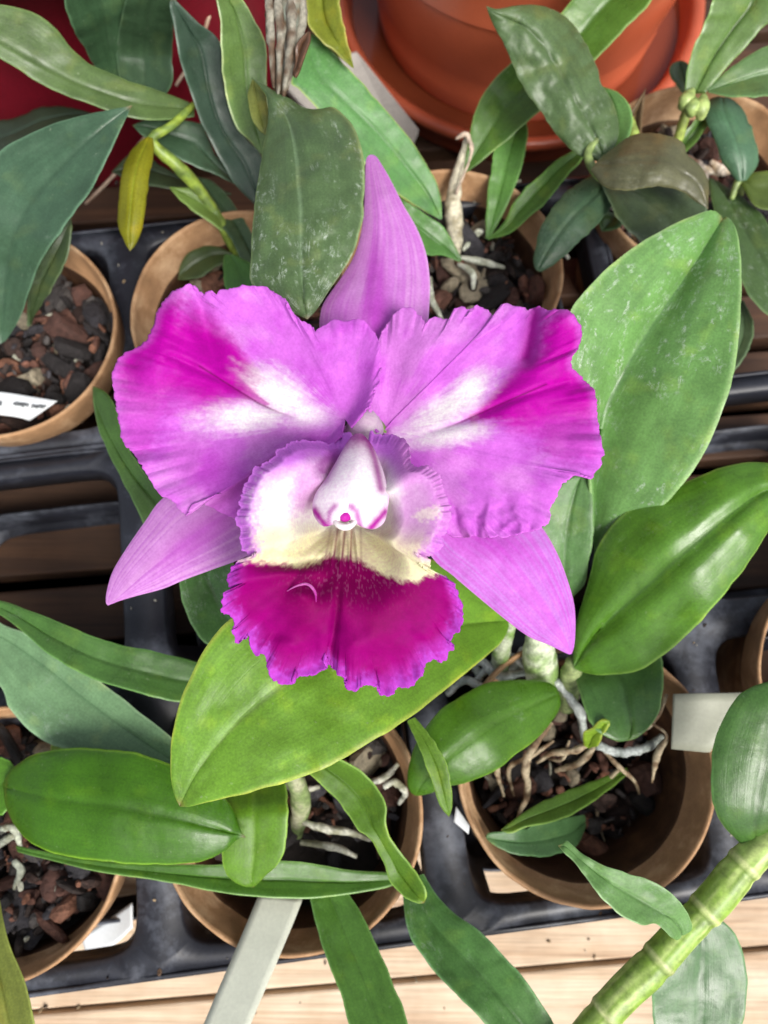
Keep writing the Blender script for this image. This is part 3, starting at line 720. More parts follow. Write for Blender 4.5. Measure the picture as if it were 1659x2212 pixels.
PLO = [(759, 925), (779, 901), (799, 870), (812, 842), (819, 814), (822, 782), (815, 735), (795, 699), (771, 688), (747, 693), (721, 691), (705, 699), (692, 707), (679, 716), (671, 702), (648, 691),
       (628, 671), (616, 651), (592, 630), (569, 618), (549, 618), (525, 615), (503, 622), (489, 624), (475, 628), (467, 635), (450, 628), (431, 641), (420, 624), (410, 615), (394, 620), (366, 636), (342, 667),
       (329, 707), (315, 735), (295, 751), (267, 764), (249, 786), (241, 814), (245, 838), (251, 874), (257, 913), (265, 957), (287, 977), (305, 1005), (327, 1040), (346, 1068), (370, 1080), (387, 1099), (397, 1111), (401, 1113), (406, 1108), (416, 1094),
       (434, 1086), (457, 1098), (497, 1114), (530, 1122), (600, 1080), (680, 1000), (735, 945)]
PRO = [(812, 935), (795, 905), (795, 860), (800, 800), (815, 740), (840, 695), (852, 680), (865, 668), (886, 664), (903, 678), (915, 690), (920, 704), (929, 689), (940, 685), (949, 687), (973, 685), (982, 669),
       (997, 662), (1014, 669), (1028, 660), (1046, 666), (1058, 673), (1072, 692), (1080, 699), (1084, 676), (1088, 657), (1101, 657), (1129, 664), (1148, 670), (1160, 661), (1178, 666), (1191, 669), (1219, 668), (1233, 675), (1249, 694),
       (1257, 718), (1252, 742), (1238, 767), (1235, 791), (1254, 812), (1275, 833), (1287, 853), (1290, 892), (1296, 937), (1306, 980), (1299, 990), (1299, 1006), (1286, 1016), (1280, 1032), (1254, 1025), (1226, 1037),
       (1209, 1055), (1200, 1079), (1190, 1100), (1186, 1128), (1171, 1140), (1143, 1149), (1115, 1156), (1094, 1159), (1053, 1160), (1011, 1159), (973, 1155), (930, 1110), (870, 1020), (830, 960)]
def mkz(O, mid_dir_pts, z0, z1, seed, amp, extra=None, crease=.10):
    def zf(X, Y, S, Rr):
        A = np.arctan2(Y - O[1], X - O[0])
        z = z0 + (z1 - z0) * ss(0, 1, Rr) + 0 * X
        # ruffles grow to the margin
        ph = fbm(S * 18, 0 * S, seed, 2) * 9
        z = z + amp * 2.4 * ss(.70, 1.0, Rr) * (fbm(S * 34, Rr * .8, seed, 2) - .5) * (.3 + 1.1 * vn(S * 9, 0 * S, seed + 1))
        z = z + amp * 1.3 * ss(.35, 1.0, Rr) * (fbm(S * 9, Rr * .8, seed + 9, 2) - .5)
        z = z + .08 * (fbm(X / 34., Y / 34., seed + 10, 2) - .5) * ss(.1, .4, Rr)
        z = z + .35 * amp * ss(.7, 1.0, Rr) * (fbm(S * 90, Rr * 2, seed + 2, 2) - .5) * 2
        # shallow radial pleats all the way in
        z = z + .012 * ss(.3, .7, Rr) * (fbm(S * 40, Rr * 1.2, seed + 3, 3) - .5) * 2
        z = z - crease * np.exp(-(polydist(X, Y, mid_dir_pts) / 9.) ** 2) * ss(.1, .3, Rr)
        z = z + .25 * (fbm(X / 120., Y / 120., seed + 7, 2) - .5)
        if extra is not None: z = z + extra(X, Y, S, Rr)
        return z
    return zf
def exL(X, Y, S, Rr):
    z = .5 * ss(.5, 1, Rr) * ss(760, 640, Y + .6 * (X - 760)) * 0
    # low fold running down to the pointed lower corner
    d, t = seglen(X, Y, (560, 950), (410, 1110))
    z = z - .65 * ss(0, 34, (X - 398) * .58 + (Y - 1112) * .81 - 4) * ss(930, 1020, Y)
    z = z + .35 * ss(700, 820, X) * ss(.3, .9, Rr)          # right lobe stands in front of the other petal
    # flared magenta crest on the upper left
    z = z + .35 * np.exp(-(polydist(X, Y, [(330, 790), (370, 700), (405, 620)]) / 46.) ** 2)
    z = z - .30 * np.exp(-(polydist(X, Y, [(470, 790), (440, 700), (425, 630)]) / 22.) ** 2) * ss(.4, .9, Rr)
    return z
def exR(X, Y, S, Rr):
    z = .40 * np.exp(-(polydist(X, Y, [(1230, 690), (1200, 780), (1130, 850)]) / 50.) ** 2)
    z = z - .45 * np.exp(-(polydist(X, Y, [(1150, 672), (1143, 720), (1135, 770)]) / 18.) ** 2)
    z = z - .35 * ss(940, 830, X)
    z = z + .22 * np.exp(-(polydist(X, Y, [(1240, 1000), (1140, 960), (1000, 940)]) / 60.) ** 2)
    z = z + .10 * np.sin(X / 9. + fbm(X / 40., Y / 40., 5) * 6) * ss(1040, 1150, Y) * ss(1180, 1120, X)
    return z
def pigL(X, Y, S, Rr):
    st = fbm(S * 120, Rr * 5, 21, 3) - .5; sp = fbm(X / 7., Y / 7., 22, 3) - .5; bl = fbm(X / 50., Y / 50., 23, 3) - .5
    j = 34 * st + 40 * sp + 40 * bl
    c = blend(LIL + 0 * X[..., None], LIL2, ss(-.05, .3, bl + .2 * st) * .5)
    c = blend(c, PAL, ss(.1, .35, fbm(X / 80., Y / 80., 24, 2) - .35 + .3 * st) * .55)
    # magenta flare: wedge from the centre out to the upper left
    d = polydist(X, Y, [(590, 850), (500, 800), (400, 765), (340, 770)])
    wv = 12 + 100 * ss(600, 420, X)
    f = 1 - ss(.45, 1.3, (d + j * .45) / wv)
    e2 = ell(X, Y, 352, 720, 118, 84, 70); f = np.maximum(f, 1 - ss(.35, 1.3, e2 + j / 110))
    f3 = (1 - ss(.5, 1.3, ell(X, Y, 300, 900, 60, 130, 20) + j / 60)) * .55
    c = blend(c, MAG, np.clip(f, 0, 1)); c = blend(c, MAG * .6 + LIL2 * .4, np.clip(f3, 0, 1))
    c = blend(c, LIL2 * np.array([.95, .5, .9]), (1 - ss(.3, 1.2, ell(X, Y, 420, 1000, 120, 60, 35) + j / 80)) * .5)
    # margin lighter lilac
    c = blend(c, LIL, ss(.95, 1.0, Rr) * .4)
    # white flares each side of the midvein
    w1 = 1 - ss(.12, 1.35, ell(X, Y, 606, 852, 96, 52, 26) + j / 95)
    w2 = 1 - ss(.12, 1.35, ell(X, Y, 528, 900, 110, 38, -4) + j / 90)
    w3 = 1 - ss(.12, 1.35, ell(X, Y, 655, 888, 80, 36, 20) + j / 100)
    mv = polydist(X, Y, [(430, 790), (480, 822), (560, 872), (600, 890), (700, 925)])
    c = blend(c, WHT, np.clip(np.maximum(np.maximum(w1, w2), w3 * .85), 0, 1))
    wedge = (1 - ss(.6, 1.3, (polydist(X, Y, [(460, 800), (520, 838), (575, 872)]) + j * .18) / (4 + 26 * ss(590, 450, X))))
    c = blend(c, MAG, wedge * .7)
    c = blend(c, lin((112, 0, 90)), np.exp(-(mv / 2.2) ** 2) * ss(650, 560, X) * .8)
    c = blend(c, LIL2, (1 - ss(.5, 1.2, ell(X, Y, 660, 980, 150, 52, -28) + j / 100)) * .5)
    # short radial veins
    vv = np.clip(st * 2.6 - .5, 0, 1) * ss(.4, .7, Rr) * .35
    return c * (1 - vv[..., None] * np.array([.35, .8, .35]))
def pigR(X, Y, S, Rr):
    st = fbm(S * 120, Rr * 5, 31, 3) - .5; sp = fbm(X / 7., Y / 7., 32, 3) - .5; bl = fbm(X / 50., Y / 50., 33, 3) - .5
    j = 34 * st + 40 * sp + 40 * bl
    c = blend(LIL + 0 * X[..., None], LIL2, ss(-.05, .3, bl + .2 * st) * .5)
    c = blend(c, PAL, ss(.1, .35, fbm(X / 80., Y / 80., 34, 2) - .35 + .3 * st) * .55)
    d = polydist(X, Y, [(1020, 905), (1090, 870), (1170, 840), (1230, 830)])
    wv = 12 + 95 * ss(1010, 1190, X)
    f = 1 - ss(.45, 1.3, (d + j * .45) / wv)
    f = np.maximum(f, 1 - ss(.4, 1.25, ell(X, Y, 1215, 760, 74, 130, 8) + j / 110))
    f3 = (1 - ss(.5, 1.3, ell(X, Y, 1230, 950, 90, 52, 18) + j / 60)) * .65
    c = blend(c, MAG, np.clip(f, 0, 1)); c = blend(c, MAG * .6 + LIL2 * .4, np.clip(f3, 0, 1))
    c = blend(c, MAG, np.exp(-(polydist(X, Y, [(1160, 662), (1150, 720), (1138, 770)]) / 14.) ** 2) * .8)
    c = blend(c, LIL, ss(.95, 1.0, Rr) * .4)
    w1 = 1 - ss(.12, 1.35, ell(X, Y, 960, 888, 136, 40, -32) + j / 95)
    w1b = 1 - ss(.12, 1.35, ell(X, Y, 1018, 842, 60, 36, -40) + j / 95)
    w2 = 1 - ss(.12, 1.35, ell(X, Y, 965, 940, 100, 28, -10) + j / 90)
    c = blend(c, WHT, np.clip(np.maximum(np.maximum(w1, w1b), w2 * .9), 0, 1))
    wedge = (1 - ss(.6, 1.3, (polydist(X, Y, [(1040, 902), (1110, 868), (1180, 840)]) + j * .2) / (3 + 40 * ss(1020, 1150, X))))
    c = blend(c, MAG, wedge * .7)
    mv = polydist(X, Y, [(900, 948), (990, 915), (1070, 878), (1180, 830)])
    c = blend(c, lin((112, 0, 90)), np.exp(-(mv / 2.2) ** 2) * ss(930, 1010, X) * .75)
    vv = np.clip(st * 2.6 - .5, 0, 1) * ss(.4, .7, Rr) * .35
    return c * (1 - vv[..., None] * np.array([.35, .8, .35]))
fan(recept, 'petal', (745, 905), PLO, mkz((745, 905), [(700, 915), (600, 890), (480, 822), (370, 770)], 15.8, 16.3, 11, .20, exL), pigL, M_petal, seed=2, jag=3.0,
    label='ruffled left petal, magenta tip with two white flares')
fan(recept, 'petal', (830, 930), PRO, mkz((830, 930), [(850, 955), (990, 915), (1100, 866), (1220, 825)], 15.6, 16.1, 12, .19, exR), pigR, M_petal, seed=4, jag=3.0,
    label='ruffled right petal, bright magenta tip and a white flare')

# lip
LPO = [(764, 950), (756, 934), (740, 938), (722, 955), (712, 960), (690, 952), (665, 950), (638, 953), (622, 957), (617, 968), (597, 973), (593, 985), (573, 997), (562, 1007), (547, 1008), (541, 1028), (528, 1044), (521, 1077), (516, 1104), (508, 1130), (519, 1147),
       (516, 1170), (528, 1193), (535, 1206), (512, 1214), (499, 1230), (493, 1252), (493, 1267), (501, 1276), (484, 1284), (478, 1310), (483, 1327), (499, 1332), (507, 1350), (503, 1369), (514, 1389), (534, 1373), (541, 1394), (552, 1416), (572, 1416),
       (579, 1441), (585, 1463), (603, 1478), (624, 1481), (643, 1460), (664, 1460), (690, 1452), (702, 1445), (703, 1428), (708, 1428), (720, 1449), (744, 1467), (753, 1487), (770, 1489), (785, 1481), (817, 1485), (826, 1501), (850, 1500),
       (861, 1483), (883, 1485), (897, 1474), (912, 1460), (923, 1434), (937, 1427), (955, 1432), (966, 1416), (979, 1400), (967, 1387), (985, 1369), (999, 1347), (997, 1307), (985, 1267), (963, 1250), (941, 1243), (930, 1237), (927, 1210),
       (912, 1200), (930, 1200), (946, 1196), (956, 1180), (953, 1162), (963, 1150), (972, 1130), (972, 1094), (962, 1071), (959, 1044), (942, 1018), (919, 1006), (897, 1007), (884, 991), (881, 961), (870, 946), (840, 938), (812, 936), (799, 932), (796, 955)]
LO = (752, 1125)
def lipz(X, Y, S, Rr):
    A = np.arctan2(Y - LO[1], X - LO[0])          # screen angle, +pi/2 = down
    down = ss(.25, .95, np.sin(A)) * 1.0
    side = 1 - down
    zs_ = 15.9 + 2.0 * ss(.16, .56, Rr) + .45 * ss(.5, .92, Rr) - .25 * ss(.88, 1.0, Rr)
    zd = 16.25 + .75 * ss(0, .32, Rr) + .55 * ss(.25, .55, Rr) - .75 * ss(.55, 1.0, Rr)
    z = zs_ * side + zd * down
    # the upper left lobe rolls outwards with a sharp lit edge
    up = ss(-.55, -.95, np.sin(A))
    z = z - .5 * up * ss(.7, 1, Rr)
    ruf = (fbm(S * 46, Rr * 2.5, 3, 2) - .5) * 2.4 * (.4 + vn(S * 22, 0 * S, 5))
    z = z + ruf * (.03 + .26 * down) * ss(.84, 1, Rr) * (1 - .85 * ss(-.6, -.9, np.sin(A)))
    z = z + .02 * (fbm(S * 34, Rr * 2, 9, 2) - .5) * ss(.3, .9, Rr)
    z = z + .30 * down * (fbm(X / 70., Y / 48., 19, 2) - .5) * ss(.4, .8, Rr)
    # the tube opens upwards round the column
    ax = np.abs(np.arctan2(np.sin(A + 1.42), np.cos(A + 1.42)))
    z = z - 1.2 * (1 - ss(.22, .85, ax)) * ss(.15, .5, Rr)
    # split between the two halves of the mid lobe and low keels in the throat
    z = z - .13 * np.exp(-((X - (742 - (Y - 1200) * .12)) / 9.) ** 2) * ss(1190, 1300, Y)
    for kx in (-22, -8, 8, 22):
        z = z + .10 * np.exp(-((X - (745 + kx * (1 + (Y - 1140) * .004))) / 4.5) ** 2) * ss(1120, 1150, Y) * ss(1250, 1200, Y)
    # little upstanding fold on the left of the mid lobe
    z = z + .28 * np.exp(-(ell(X, Y, 655, 1288, 30, 22, 20)) ** 2 * 1.2)
    z = z + .20 * np.exp(-(polydist(X, Y, [(505, 1262), (600, 1240), (690, 1235)]) / 18.) ** 2)
    z = z - .14 * np.exp(-(polydist(X, Y, [(530, 1218), (620, 1222), (690, 1210)]) / 10.) ** 2)
    z = z + .16 * np.sin((X - 740) / 26. + 2 * fbm(X / 60., Y / 60., 8)) * ss(1330, 1430, Y)
    return z
def lippig(X, Y, S, Rr):
    st = .35 * (fbm(S * 150, Rr * 5, 41, 3) - .5); sp = fbm(X / 6., Y / 6., 42, 3) - .5; bl = fbm(X / 45., Y / 45., 43, 3) - .5
    cream = lin((238, 232, 190)); white = lin((232, 228, 226)); mauve = lin((206, 150, 206))
    c = cream + 0 * X[..., None]
    # lobes: white inside, lilac to the rim
    dl = ell(X, Y, 590, 1110, 92, 130, 8)
    c = blend(c, white, ss(1190, 1110, Y + 40 * bl))
    c = blend(c, cream, ss(1150, 1185, Y + 20 * sp) * .8)
    c = blend(c, lin((196, 176, 118)), (1 - ss(.3, 1.1, ell(X, Y, 600, 1196, 75, 13, -2) + sp)) * .3)
    rim = ss(.74, .98, Rr + .16 * st + .14 * sp) * ss(1225, 1190, Y)
    topw = ss(1090, 985, Y + 60 * st)                    # the upper part of the lobes is lilac further in
    lobe = np.clip(np.maximum(rim, topw * ss(.55, .85, Rr + .2 * st)), 0, 1)
    c = blend(c, lin((204, 116, 220)), lobe)
    # right lobe is pinkish all over
    rl = ss(835, 880, X) * ss(1215, 1120, Y)
    c = blend(c, lin((214, 140, 214)), rl * .8 * ss(-.2, .25, bl + .3))
    c = blend(c, lin((238, 226, 214)), (1 - ss(.4, 1.2, ell(X, Y, 925, 1110, 34, 18, -10) + sp)) * .7)
    # inner sides of the tube, their shade painted in as mauve
    c = blend(c, mauve, (1 - ss(.4, 1.2, ell(X, Y, 668, 1048, 42, 80, 22) + .4 * sp)) * .9)
    c = blend(c, lin((150, 56, 150)), (1 - ss(.5, 1.2, ell(X, Y, 715, 1000, 40, 24, -40) + .4 * sp)) * .7)
    # deep magenta mid lobe
    Y0 = Y; yb = 2 + np.interp(X, [480, 540, 600, 650, 690, 712, 730, 750, 770, 800, 830, 870, 905, 930, 1000], [1208, 1212, 1216, 1222, 1212, 1196, 1204, 1202, 1204, 1222, 1240, 1252, 1252, 1238, 1236])
    f = ss(-8, 9, Y - yb + 13 * sp + 22 * st)
    dm = blend(lin((136, 0, 92)) + 0 * X[..., None], lin((158, 0, 124)), ss(.45, 1.05, Rr + .2 * bl))
    dm = blend(dm, lin((186, 84, 210)), ss(.90, 1.0, Rr + .12 * sp) * .75)
    dm = blend(dm, lin((196, 70, 206)), np.clip(ss(.84, .97, Rr + .12 * bl) * .4, 0, 1))
    dm = blend(dm, lin((120, 0, 72)), np.exp(-(ell(X, Y, 745, 1250, 120, 60, 0)) ** 2) * .7)
    dm = blend(dm, lin((100, 0, 64)), np.exp(-((X - (742 - (Y - 1200) * .12)) / 3.2) ** 2) * .45)
    spk = ss(.72, .8, vn(X / 3.3, Y / 5.5, 77)) * np.exp(-(ell(X, Y, 760, 1245, 110, 50, 0)) ** 2)
    dm = blend(dm, lin((226, 150, 200)), spk * .15)
    c = blend(c, dm, f)
    # dark nectar guides
    for kx, k in ((-30, .4), (-15, .95), (0, 1), (15, .95), (34, .4)):
        xc = 745 + kx * (1 + (Y - 1140) * .003) - (Y - 1140) * .09
        g = np.exp(-((X - xc) / 3.0) ** 2) * ss(1128, 1150, Y) * ss(1240, 1200, Y) * k
        c = blend(c, lin((120, 10, 80)), g * .9)
    c = blend(c, lin((226, 214, 160)), (1 - ss(.4, 1.1, ell(X, Y, 745, 1165, 60, 34, 0))) * .35 * (1 - f))
    return c
lip = fan(recept, 'lip', LO, LPO, lipz, lippig, M_lip, n=1700, m=110, jag=5.0, seed=6, th=.05,
          label='frilled lip: cream throat, pale side lobes and deep magenta front lobe')
# small curled crest on the lip
tube(recept, 'lip_crest', [(618, 1278, 17.65), (640, 1266, 17.85), (664, 1262, 17.95), (680, 1278, 17.95), (683, 1300, 17.75)], [.01, .022, .034, .034, .012], (206, 108, 186), M_lip, c2=(176, 50, 150), seg=10)
# column
def colpig(X, Y, T_, S_):
    sp = fbm(X / 10., Y / 10., 51, 3) - .5
    c = lin((250, 238, 248)) + 0 * X[..., None]
    c = blend(c, lin((156, 30, 140)), ss(1000, 945, Y + 20 * sp) * .85)
    e1 = polydist(X, Y, [(757, 950), (728, 1000), (708, 1040)]); c = blend(c, lin((186, 90, 186)), np.exp(-(e1 / 12.) ** 2) * .6)
    e2 = polydist(X, Y, [(790, 950), (806, 1000), (818, 1060)]); c = blend(c, lin((146, 20, 132)), np.exp(-(e2 / 10.) ** 2) * .85)
    c = blend(c, lin((222, 170, 226)), ss(.8, 1, np.abs(S_)) * .45)
    for (a, b) in (((683, 1104), (708, 1136)), ((828, 1106), (800, 1138))):
        d, t = seglen(X, Y, a, b); c = blend(c, lin((168, 30, 150)), np.exp(-((d + 4 * sp) / 9.) ** 2))
    d = polydist(X, Y, [(712, 1132), (716, 1108), (728, 1094)]); c = blend(c, lin((176, 60, 166)), np.exp(-((d + 3 * sp) / 5.) ** 2) * .8)
    d = polydist(X, Y, [(758, 1092), (770, 1104), (780, 1134)]); c = blend(c, lin((176, 60, 166)), np.exp(-((d + 3 * sp) / 5.) ** 2) * .8)
    return c
leaf(recept, [(768, 938), (756, 950), (735, 985), (705, 1036), (682, 1068), (675, 1098), (682, 1122), (698, 1137), (712, 1134), (726, 1128), (745, 1118)],
     [(782, 938), (794, 952), (812, 982), (828, 1022), (839, 1070), (837, 1100), (830, 1128), (812, 1142), (794, 1142), (774, 1132), (745, 1118)],
     [17.2, 17.6, 17.95, 18.15, 18.22, 18.05], None, cup=-.42, th=.22, mat=M_lip, n=70, m=41, name='column', groove=0, wr=.01, p=1.9, pigf=colpig,
     mid=[(775, 938), (772, 1000), (760, 1060), (752, 1096), (745, 1118)])
tube(recept, 'anther_cap', [(733, 1113, 18.06), (745, 1116, 18.12), (757, 1113, 18.06)], [.08, .135, .08], (186, 30, 160), M_lip, c2=(206, 60, 180), seg=18, bumpy=.03)
tube(recept, 'stigma_rim', [(721, 1114, 18.08), (727, 1131, 18.16), (745, 1139, 18.2), (763, 1132, 18.16), (770, 1115, 18.08)], [.02, .065, .085, .065, .02], (246, 240, 238), M_lip, c2=(236, 224, 232), seg=12, bumpy=.03)

# ---- orchid of pot E
pe = thing('orchid_plant', P(640, 1790, 5.6), 'small orchid below the front leaf with narrow leaves reaching down over the planks', 'orchid')
leaf(pe, [(520, 1680), (478, 1720), (474, 1770), (480, 1850), (492, 1892), (520, 1912), (548, 1917)], [(590, 1660), (619, 1700), (621, 1790), (613, 1842), (600, 1868), (576, 1890), (562, 1904), (548, 1917)],
     [8, 9.2, 9.0, 8.6], (96, 142, 34), cup=.1, edge=(160, 200, 90), mat=M_new, rib=(120, 160, 60), label='short blunt bright green leaf beside the long horizontal one')
leaf(pe, [(668, 1672), (700, 1700), (740, 1742), (772, 1792), (800, 1815), (828, 1862), (842, 1902), (870, 1935), (900, 1950), (916, 1951)],
     [(735, 1640), (780, 1665), (815, 1700), (834, 1742), (832, 1780), (852, 1822), (882, 1862), (906, 1892), (921, 1930), (916, 1951)],
     [9.8, 9.6, 9.8, 9.2, 9.6], (94, 136, 44), cup=.35, tilt=.25, edge=(150, 190, 90), mat=M_new, label='twisted bright leaf curling down to the pot rim')
leaf(pe, [(880, 1558), (900, 1602), (920, 1652), (936, 1702), (952, 1742), (970, 1765)], [(896, 1550), (930, 1590), (960, 1642), (974, 1692), (977, 1740), (970, 1765)],
     [11.0, 11.3, 11.2, 10.8], (104, 144, 52), cup=.12, th=.13, mat=M_new, edge=(140, 180, 80))
leaf(pe, [(668, 1935), (680, 1990), (702, 2062), (735, 2150), (762, 2240), (800, 2340), (850, 2420)], [(752, 1928), (790, 1990), (822, 2060), (852, 2130), (882, 2212), (900, 2320), (850, 2420)],
     [7.6, 8.6, 9.4, 9.8], (84, 130, 54), cup=.25, label='narrow mid-green leaf pointing straight down', edge=(120, 165, 90))
leaf(pe, [(868, 1900), (872, 1960), (880, 2005), (902, 2052), (950, 2112), (1010, 2172), (1070, 2235), (1150, 2310), (1240, 2370)], [(915, 1888), (940, 1928), (980, 1972), (1040, 2014), (1092, 2066), (1142, 2126), (1184, 2190), (1220, 2270), (1240, 2370)],
     [8.0, 9, 9.8, 10, 9.6], (84, 132, 70), cup=.3, mat=M_scuf, wr=.07, label='grey-green narrow leaf leaving the lower edge of the photo', edge=(120, 165, 110))
leaf(pe, [(400, 1180), (330, 1165), (300, 1110), (262, 1032), (226, 962), (206, 892), (200, 833)], [(460, 1180), (420, 1140), (352, 1070), (305, 1010), (275, 960), (252, 890), (232, 850), (200, 833)],
     [9, 9.5, 9.8, 9.8, 9.2], (72, 108, 52), cup=.25, tilt=.1, mat=M_dull, mid=[(430, 1180), (370, 1120), (290, 1030), (240, 950), (213, 890), (200, 833)], label='slender pointed leaf behind the left petal')
leaf(pe, [(520, 1440), (445, 1392), (415, 1350), (395, 1300), (387, 1258), (395, 1205), (430, 1160)], [(580, 1380), (550, 1300), (520, 1240), (490, 1200), (460, 1170), (430, 1160)],
     [9.4, 10.2, 10.6, 10.4], (84, 132, 74), cup=.35, mat=M_scuf, edge=(120, 165, 100))
tube(pe, 'pseudobulb', [(640, 1800, 5.5), (650, 1740, 7), (640, 1690, 8.4), (600, 1640, 9.2)], [.25, .35, .3, .2], (120, 140, 84), c2=(170, 170, 140))
for pts in ([(640, 1770, 6.4), (700, 1790, 6.9), (760, 1800, 6.6), (800, 1815, 6)], [(830, 1700, 7.2), (852, 1690, 7.3), (876, 1710, 7.1), (862, 1736, 6.6)], [(620, 1690, 6.8), (640, 1710, 7.1), (690, 1700, 6.7)],
            [(780, 1700, 6.2), (830, 1680, 6.4), (860, 1650, 6.6)], [(650, 1820, 6.2), (720, 1830, 6.4), (770, 1850, 6)]):
    tube(pe, 'root', pts, [.1, .14, .12, .07], (206, 206, 190), c2=(140, 140, 116), seg=10, bumpy=.25)

# ---- orchid of pot G
pg_ = thing('orchid_plant', P(20, 1790, 6.4), 'orchid in the lower left corner with a wide oval dark leaf and long flat blades', 'orchid')
leaf(pg_, [(5, 1694), (28, 1660), (80, 1628), (140, 1617), (210, 1616), (290, 1625), (360, 1648), (430, 1680), (490, 1728), (515, 1780), (524, 1800), (532, 1809)],
     [(8, 1705), (20, 1755), (45, 1800), (90, 1834), (150, 1851), (230, 1862), (330, 1868), (430, 1861), (482, 1840), (506, 1818), (518, 1811), (532, 1809)],
     [8.8, 10, 10.4, 10.2, 9.6], (66, 116, 14), cup=-.4, th=.22, n=100, m=41, groove=.08, edge=(140, 190, 60), label='wide oval dark green leaf at the lower left')
leaf(pg_, [(36, 1826), (90, 1838), (200, 1856), (350, 1866), (500, 1866), (620, 1860), (700, 1870), (760, 1880), (845, 1886), (866, 1905)],
     [(38, 1840), (90, 1854), (200, 1880), (330, 1901), (450, 1923), (560, 1938), (660, 1941), (760, 1931), (830, 1919), (866, 1905)],
     [8.0, 8.4, 8.5, 8.0, 7.6], (76, 122, 44), cup=.2, tilt=.1, th=.14, edge=(160, 205, 120), label='long narrow blade lying across two pots')
leaf(pg_, [(-80, 1640), (-20, 1632), (20, 1645), (44, 1680)], [(-80, 1770), (-10, 1765), (25, 1740), (44, 1682)], [8, 8.4, 8.6], (84, 134, 40), cup=.15, mat=M_new)
leaf(pg_, [(-90, 1300), (0, 1345), (60, 1372), (150, 1422), (240, 1490), (330, 1560), (400, 1620), (460, 1690)], [(-90, 1420), (0, 1482), (20, 1530), (60, 1575), (112, 1610), (200, 1632), (300, 1652), (380, 1672), (460, 1695)],
     [8.0, 8.2, 8.4, 8.5], (118, 158, 124), cup=.28, mid=[(-90, 1330), (0, 1372), (90, 1432), (180, 1505), (280, 1580), (370, 1640), (460, 1692)], mat=M_scuf, th=.16, n=90, m=33, label='wide bluish green blade entering from the left edge', rib=(70, 110, 70))
leaf(pg_, [(-60, 1285), (30, 1306), (120, 1340), (220, 1381), (330, 1406), (410, 1426), (480, 1450)], [(-60, 1290), (30, 1350), (100, 1410), (180, 1456), (260, 1486), (330, 1506), (400, 1518), (480, 1500)],
     [9.0, 9.4, 9.2, 8.6], (78, 122, 60), cup=.2, tilt=.1, mat=M_leaf, label='narrow green blade above the bluish one')
leaf(pg_, [(-70, 1850), (-60, 1980), (-45, 2100), (-15, 2240), (40, 2330)], [(-15, 1850), (0, 1950), (18, 2030), (52, 2115), (72, 2190), (80, 2280), (40, 2330)], [8.5, 9.8, 10.4, 10.6], (128, 142, 70), cup=.2, mat=M_new)
leaf(pg_, [(108, 1620), (112, 1605), (125, 1600)], [(150, 1620), (140, 1605), (125, 1600)], [8, 8.2, 8.4], (140, 180, 80), n=20, m=9)
for pts in ([(0, 1790, 7.2), (30, 1790, 7.4), (45, 1830, 7.2)], [(-10, 1830, 7), (20, 1810, 7.2), (40, 1800, 7.2)], [(30, 1860, 7), (45, 1880, 6.8), (30, 1920, 6.6)]):
    tube(pg_, 'root', pts, [.1, .14, .07], (190, 196, 176), c2=(140, 140, 116), seg=10, bumpy=.25)

# ---- cane orchid lower right
cn = thing('cane_orchid', P(1700, 1790, 9), 'jointed green orchid cane crossing the lower right corner with grey-green leaves', 'orchid')
path = np.array([(1760, 1760), (1700, 1795), (1645, 1832), (1595, 1880), (1545, 1942), (1480, 2008), (1410, 2085), (1340, 2152), (1285, 2215), (1225, 2290), (1170, 2360)])
zc = np.linspace(12.2, 10.6, len(path)); rad0 = np.array([.42, .44, .46, .50, .50, .47, .50, .48, .47, .45, .42])
pc = catmull(np.column_stack([path, zc, rad0]), 130)
nodes_t = [.22, .375, .545, .735, .88]
tt_ = np.linspace(0, 1, 130); rr_ = pc[:, 3].copy()
for a in nodes_t: rr_ *= 1 + .055 * np.exp(-((tt_ - a) / .008) ** 2) - .07 * np.exp(-((tt_ - a - .018) / .012) ** 2)
pts3 = P(pc[:, 0], pc[:, 1], pc[:, 2])
T = np.gradient(pts3, axis=0); T /= np.linalg.norm(T, axis=1, keepdims=True)
A = np.cross(T, [0, 0, 1.0]); A /= np.linalg.norm(A, axis=1, keepdims=True); B_ = np.cross(T, A)
an = np.linspace(0, 2 * math.pi, 40, endpoint=False)
rib_ = 1 + .008 * np.sin(an * 11)[None] + .03 * (fbm(an[None] * 2 + 0 * tt_[:, None], tt_[:, None] * 20 + 0 * an, 3) - .5)
Vc = pts3[:, None] + (rr_[:, None] * rib_)[..., None] * (np.cos(an)[None, :, None] * A[:, None] + np.sin(an)[None, :, None] * B_[:, None])
str_ = fbm(an[None] * 4 + 0 * tt_[:, None], tt_[:, None] * 6 + 0 * an, 13, 3)
pcg = blend(lin((128, 160, 62)) + 0 * str_[..., None], lin((176, 196, 116)), ss(.4, .7, str_))
for a in nodes_t: pcg = blend(pcg, lin((206, 210, 150)), np.exp(-((tt_[:, None] - a) / .006) ** 2) * .8 + 0 * an)
for a in nodes_t: pcg = blend(pcg, lin((96, 120, 40)), np.exp(-((tt_[:, None] - a - .012) / .005) ** 2) * .6 + 0 * an)
mesh('cane', Vc.reshape(-1, 3), grid_faces(130, 40, wrap=True), M_stem, cn, pcg.reshape(-1, 3))
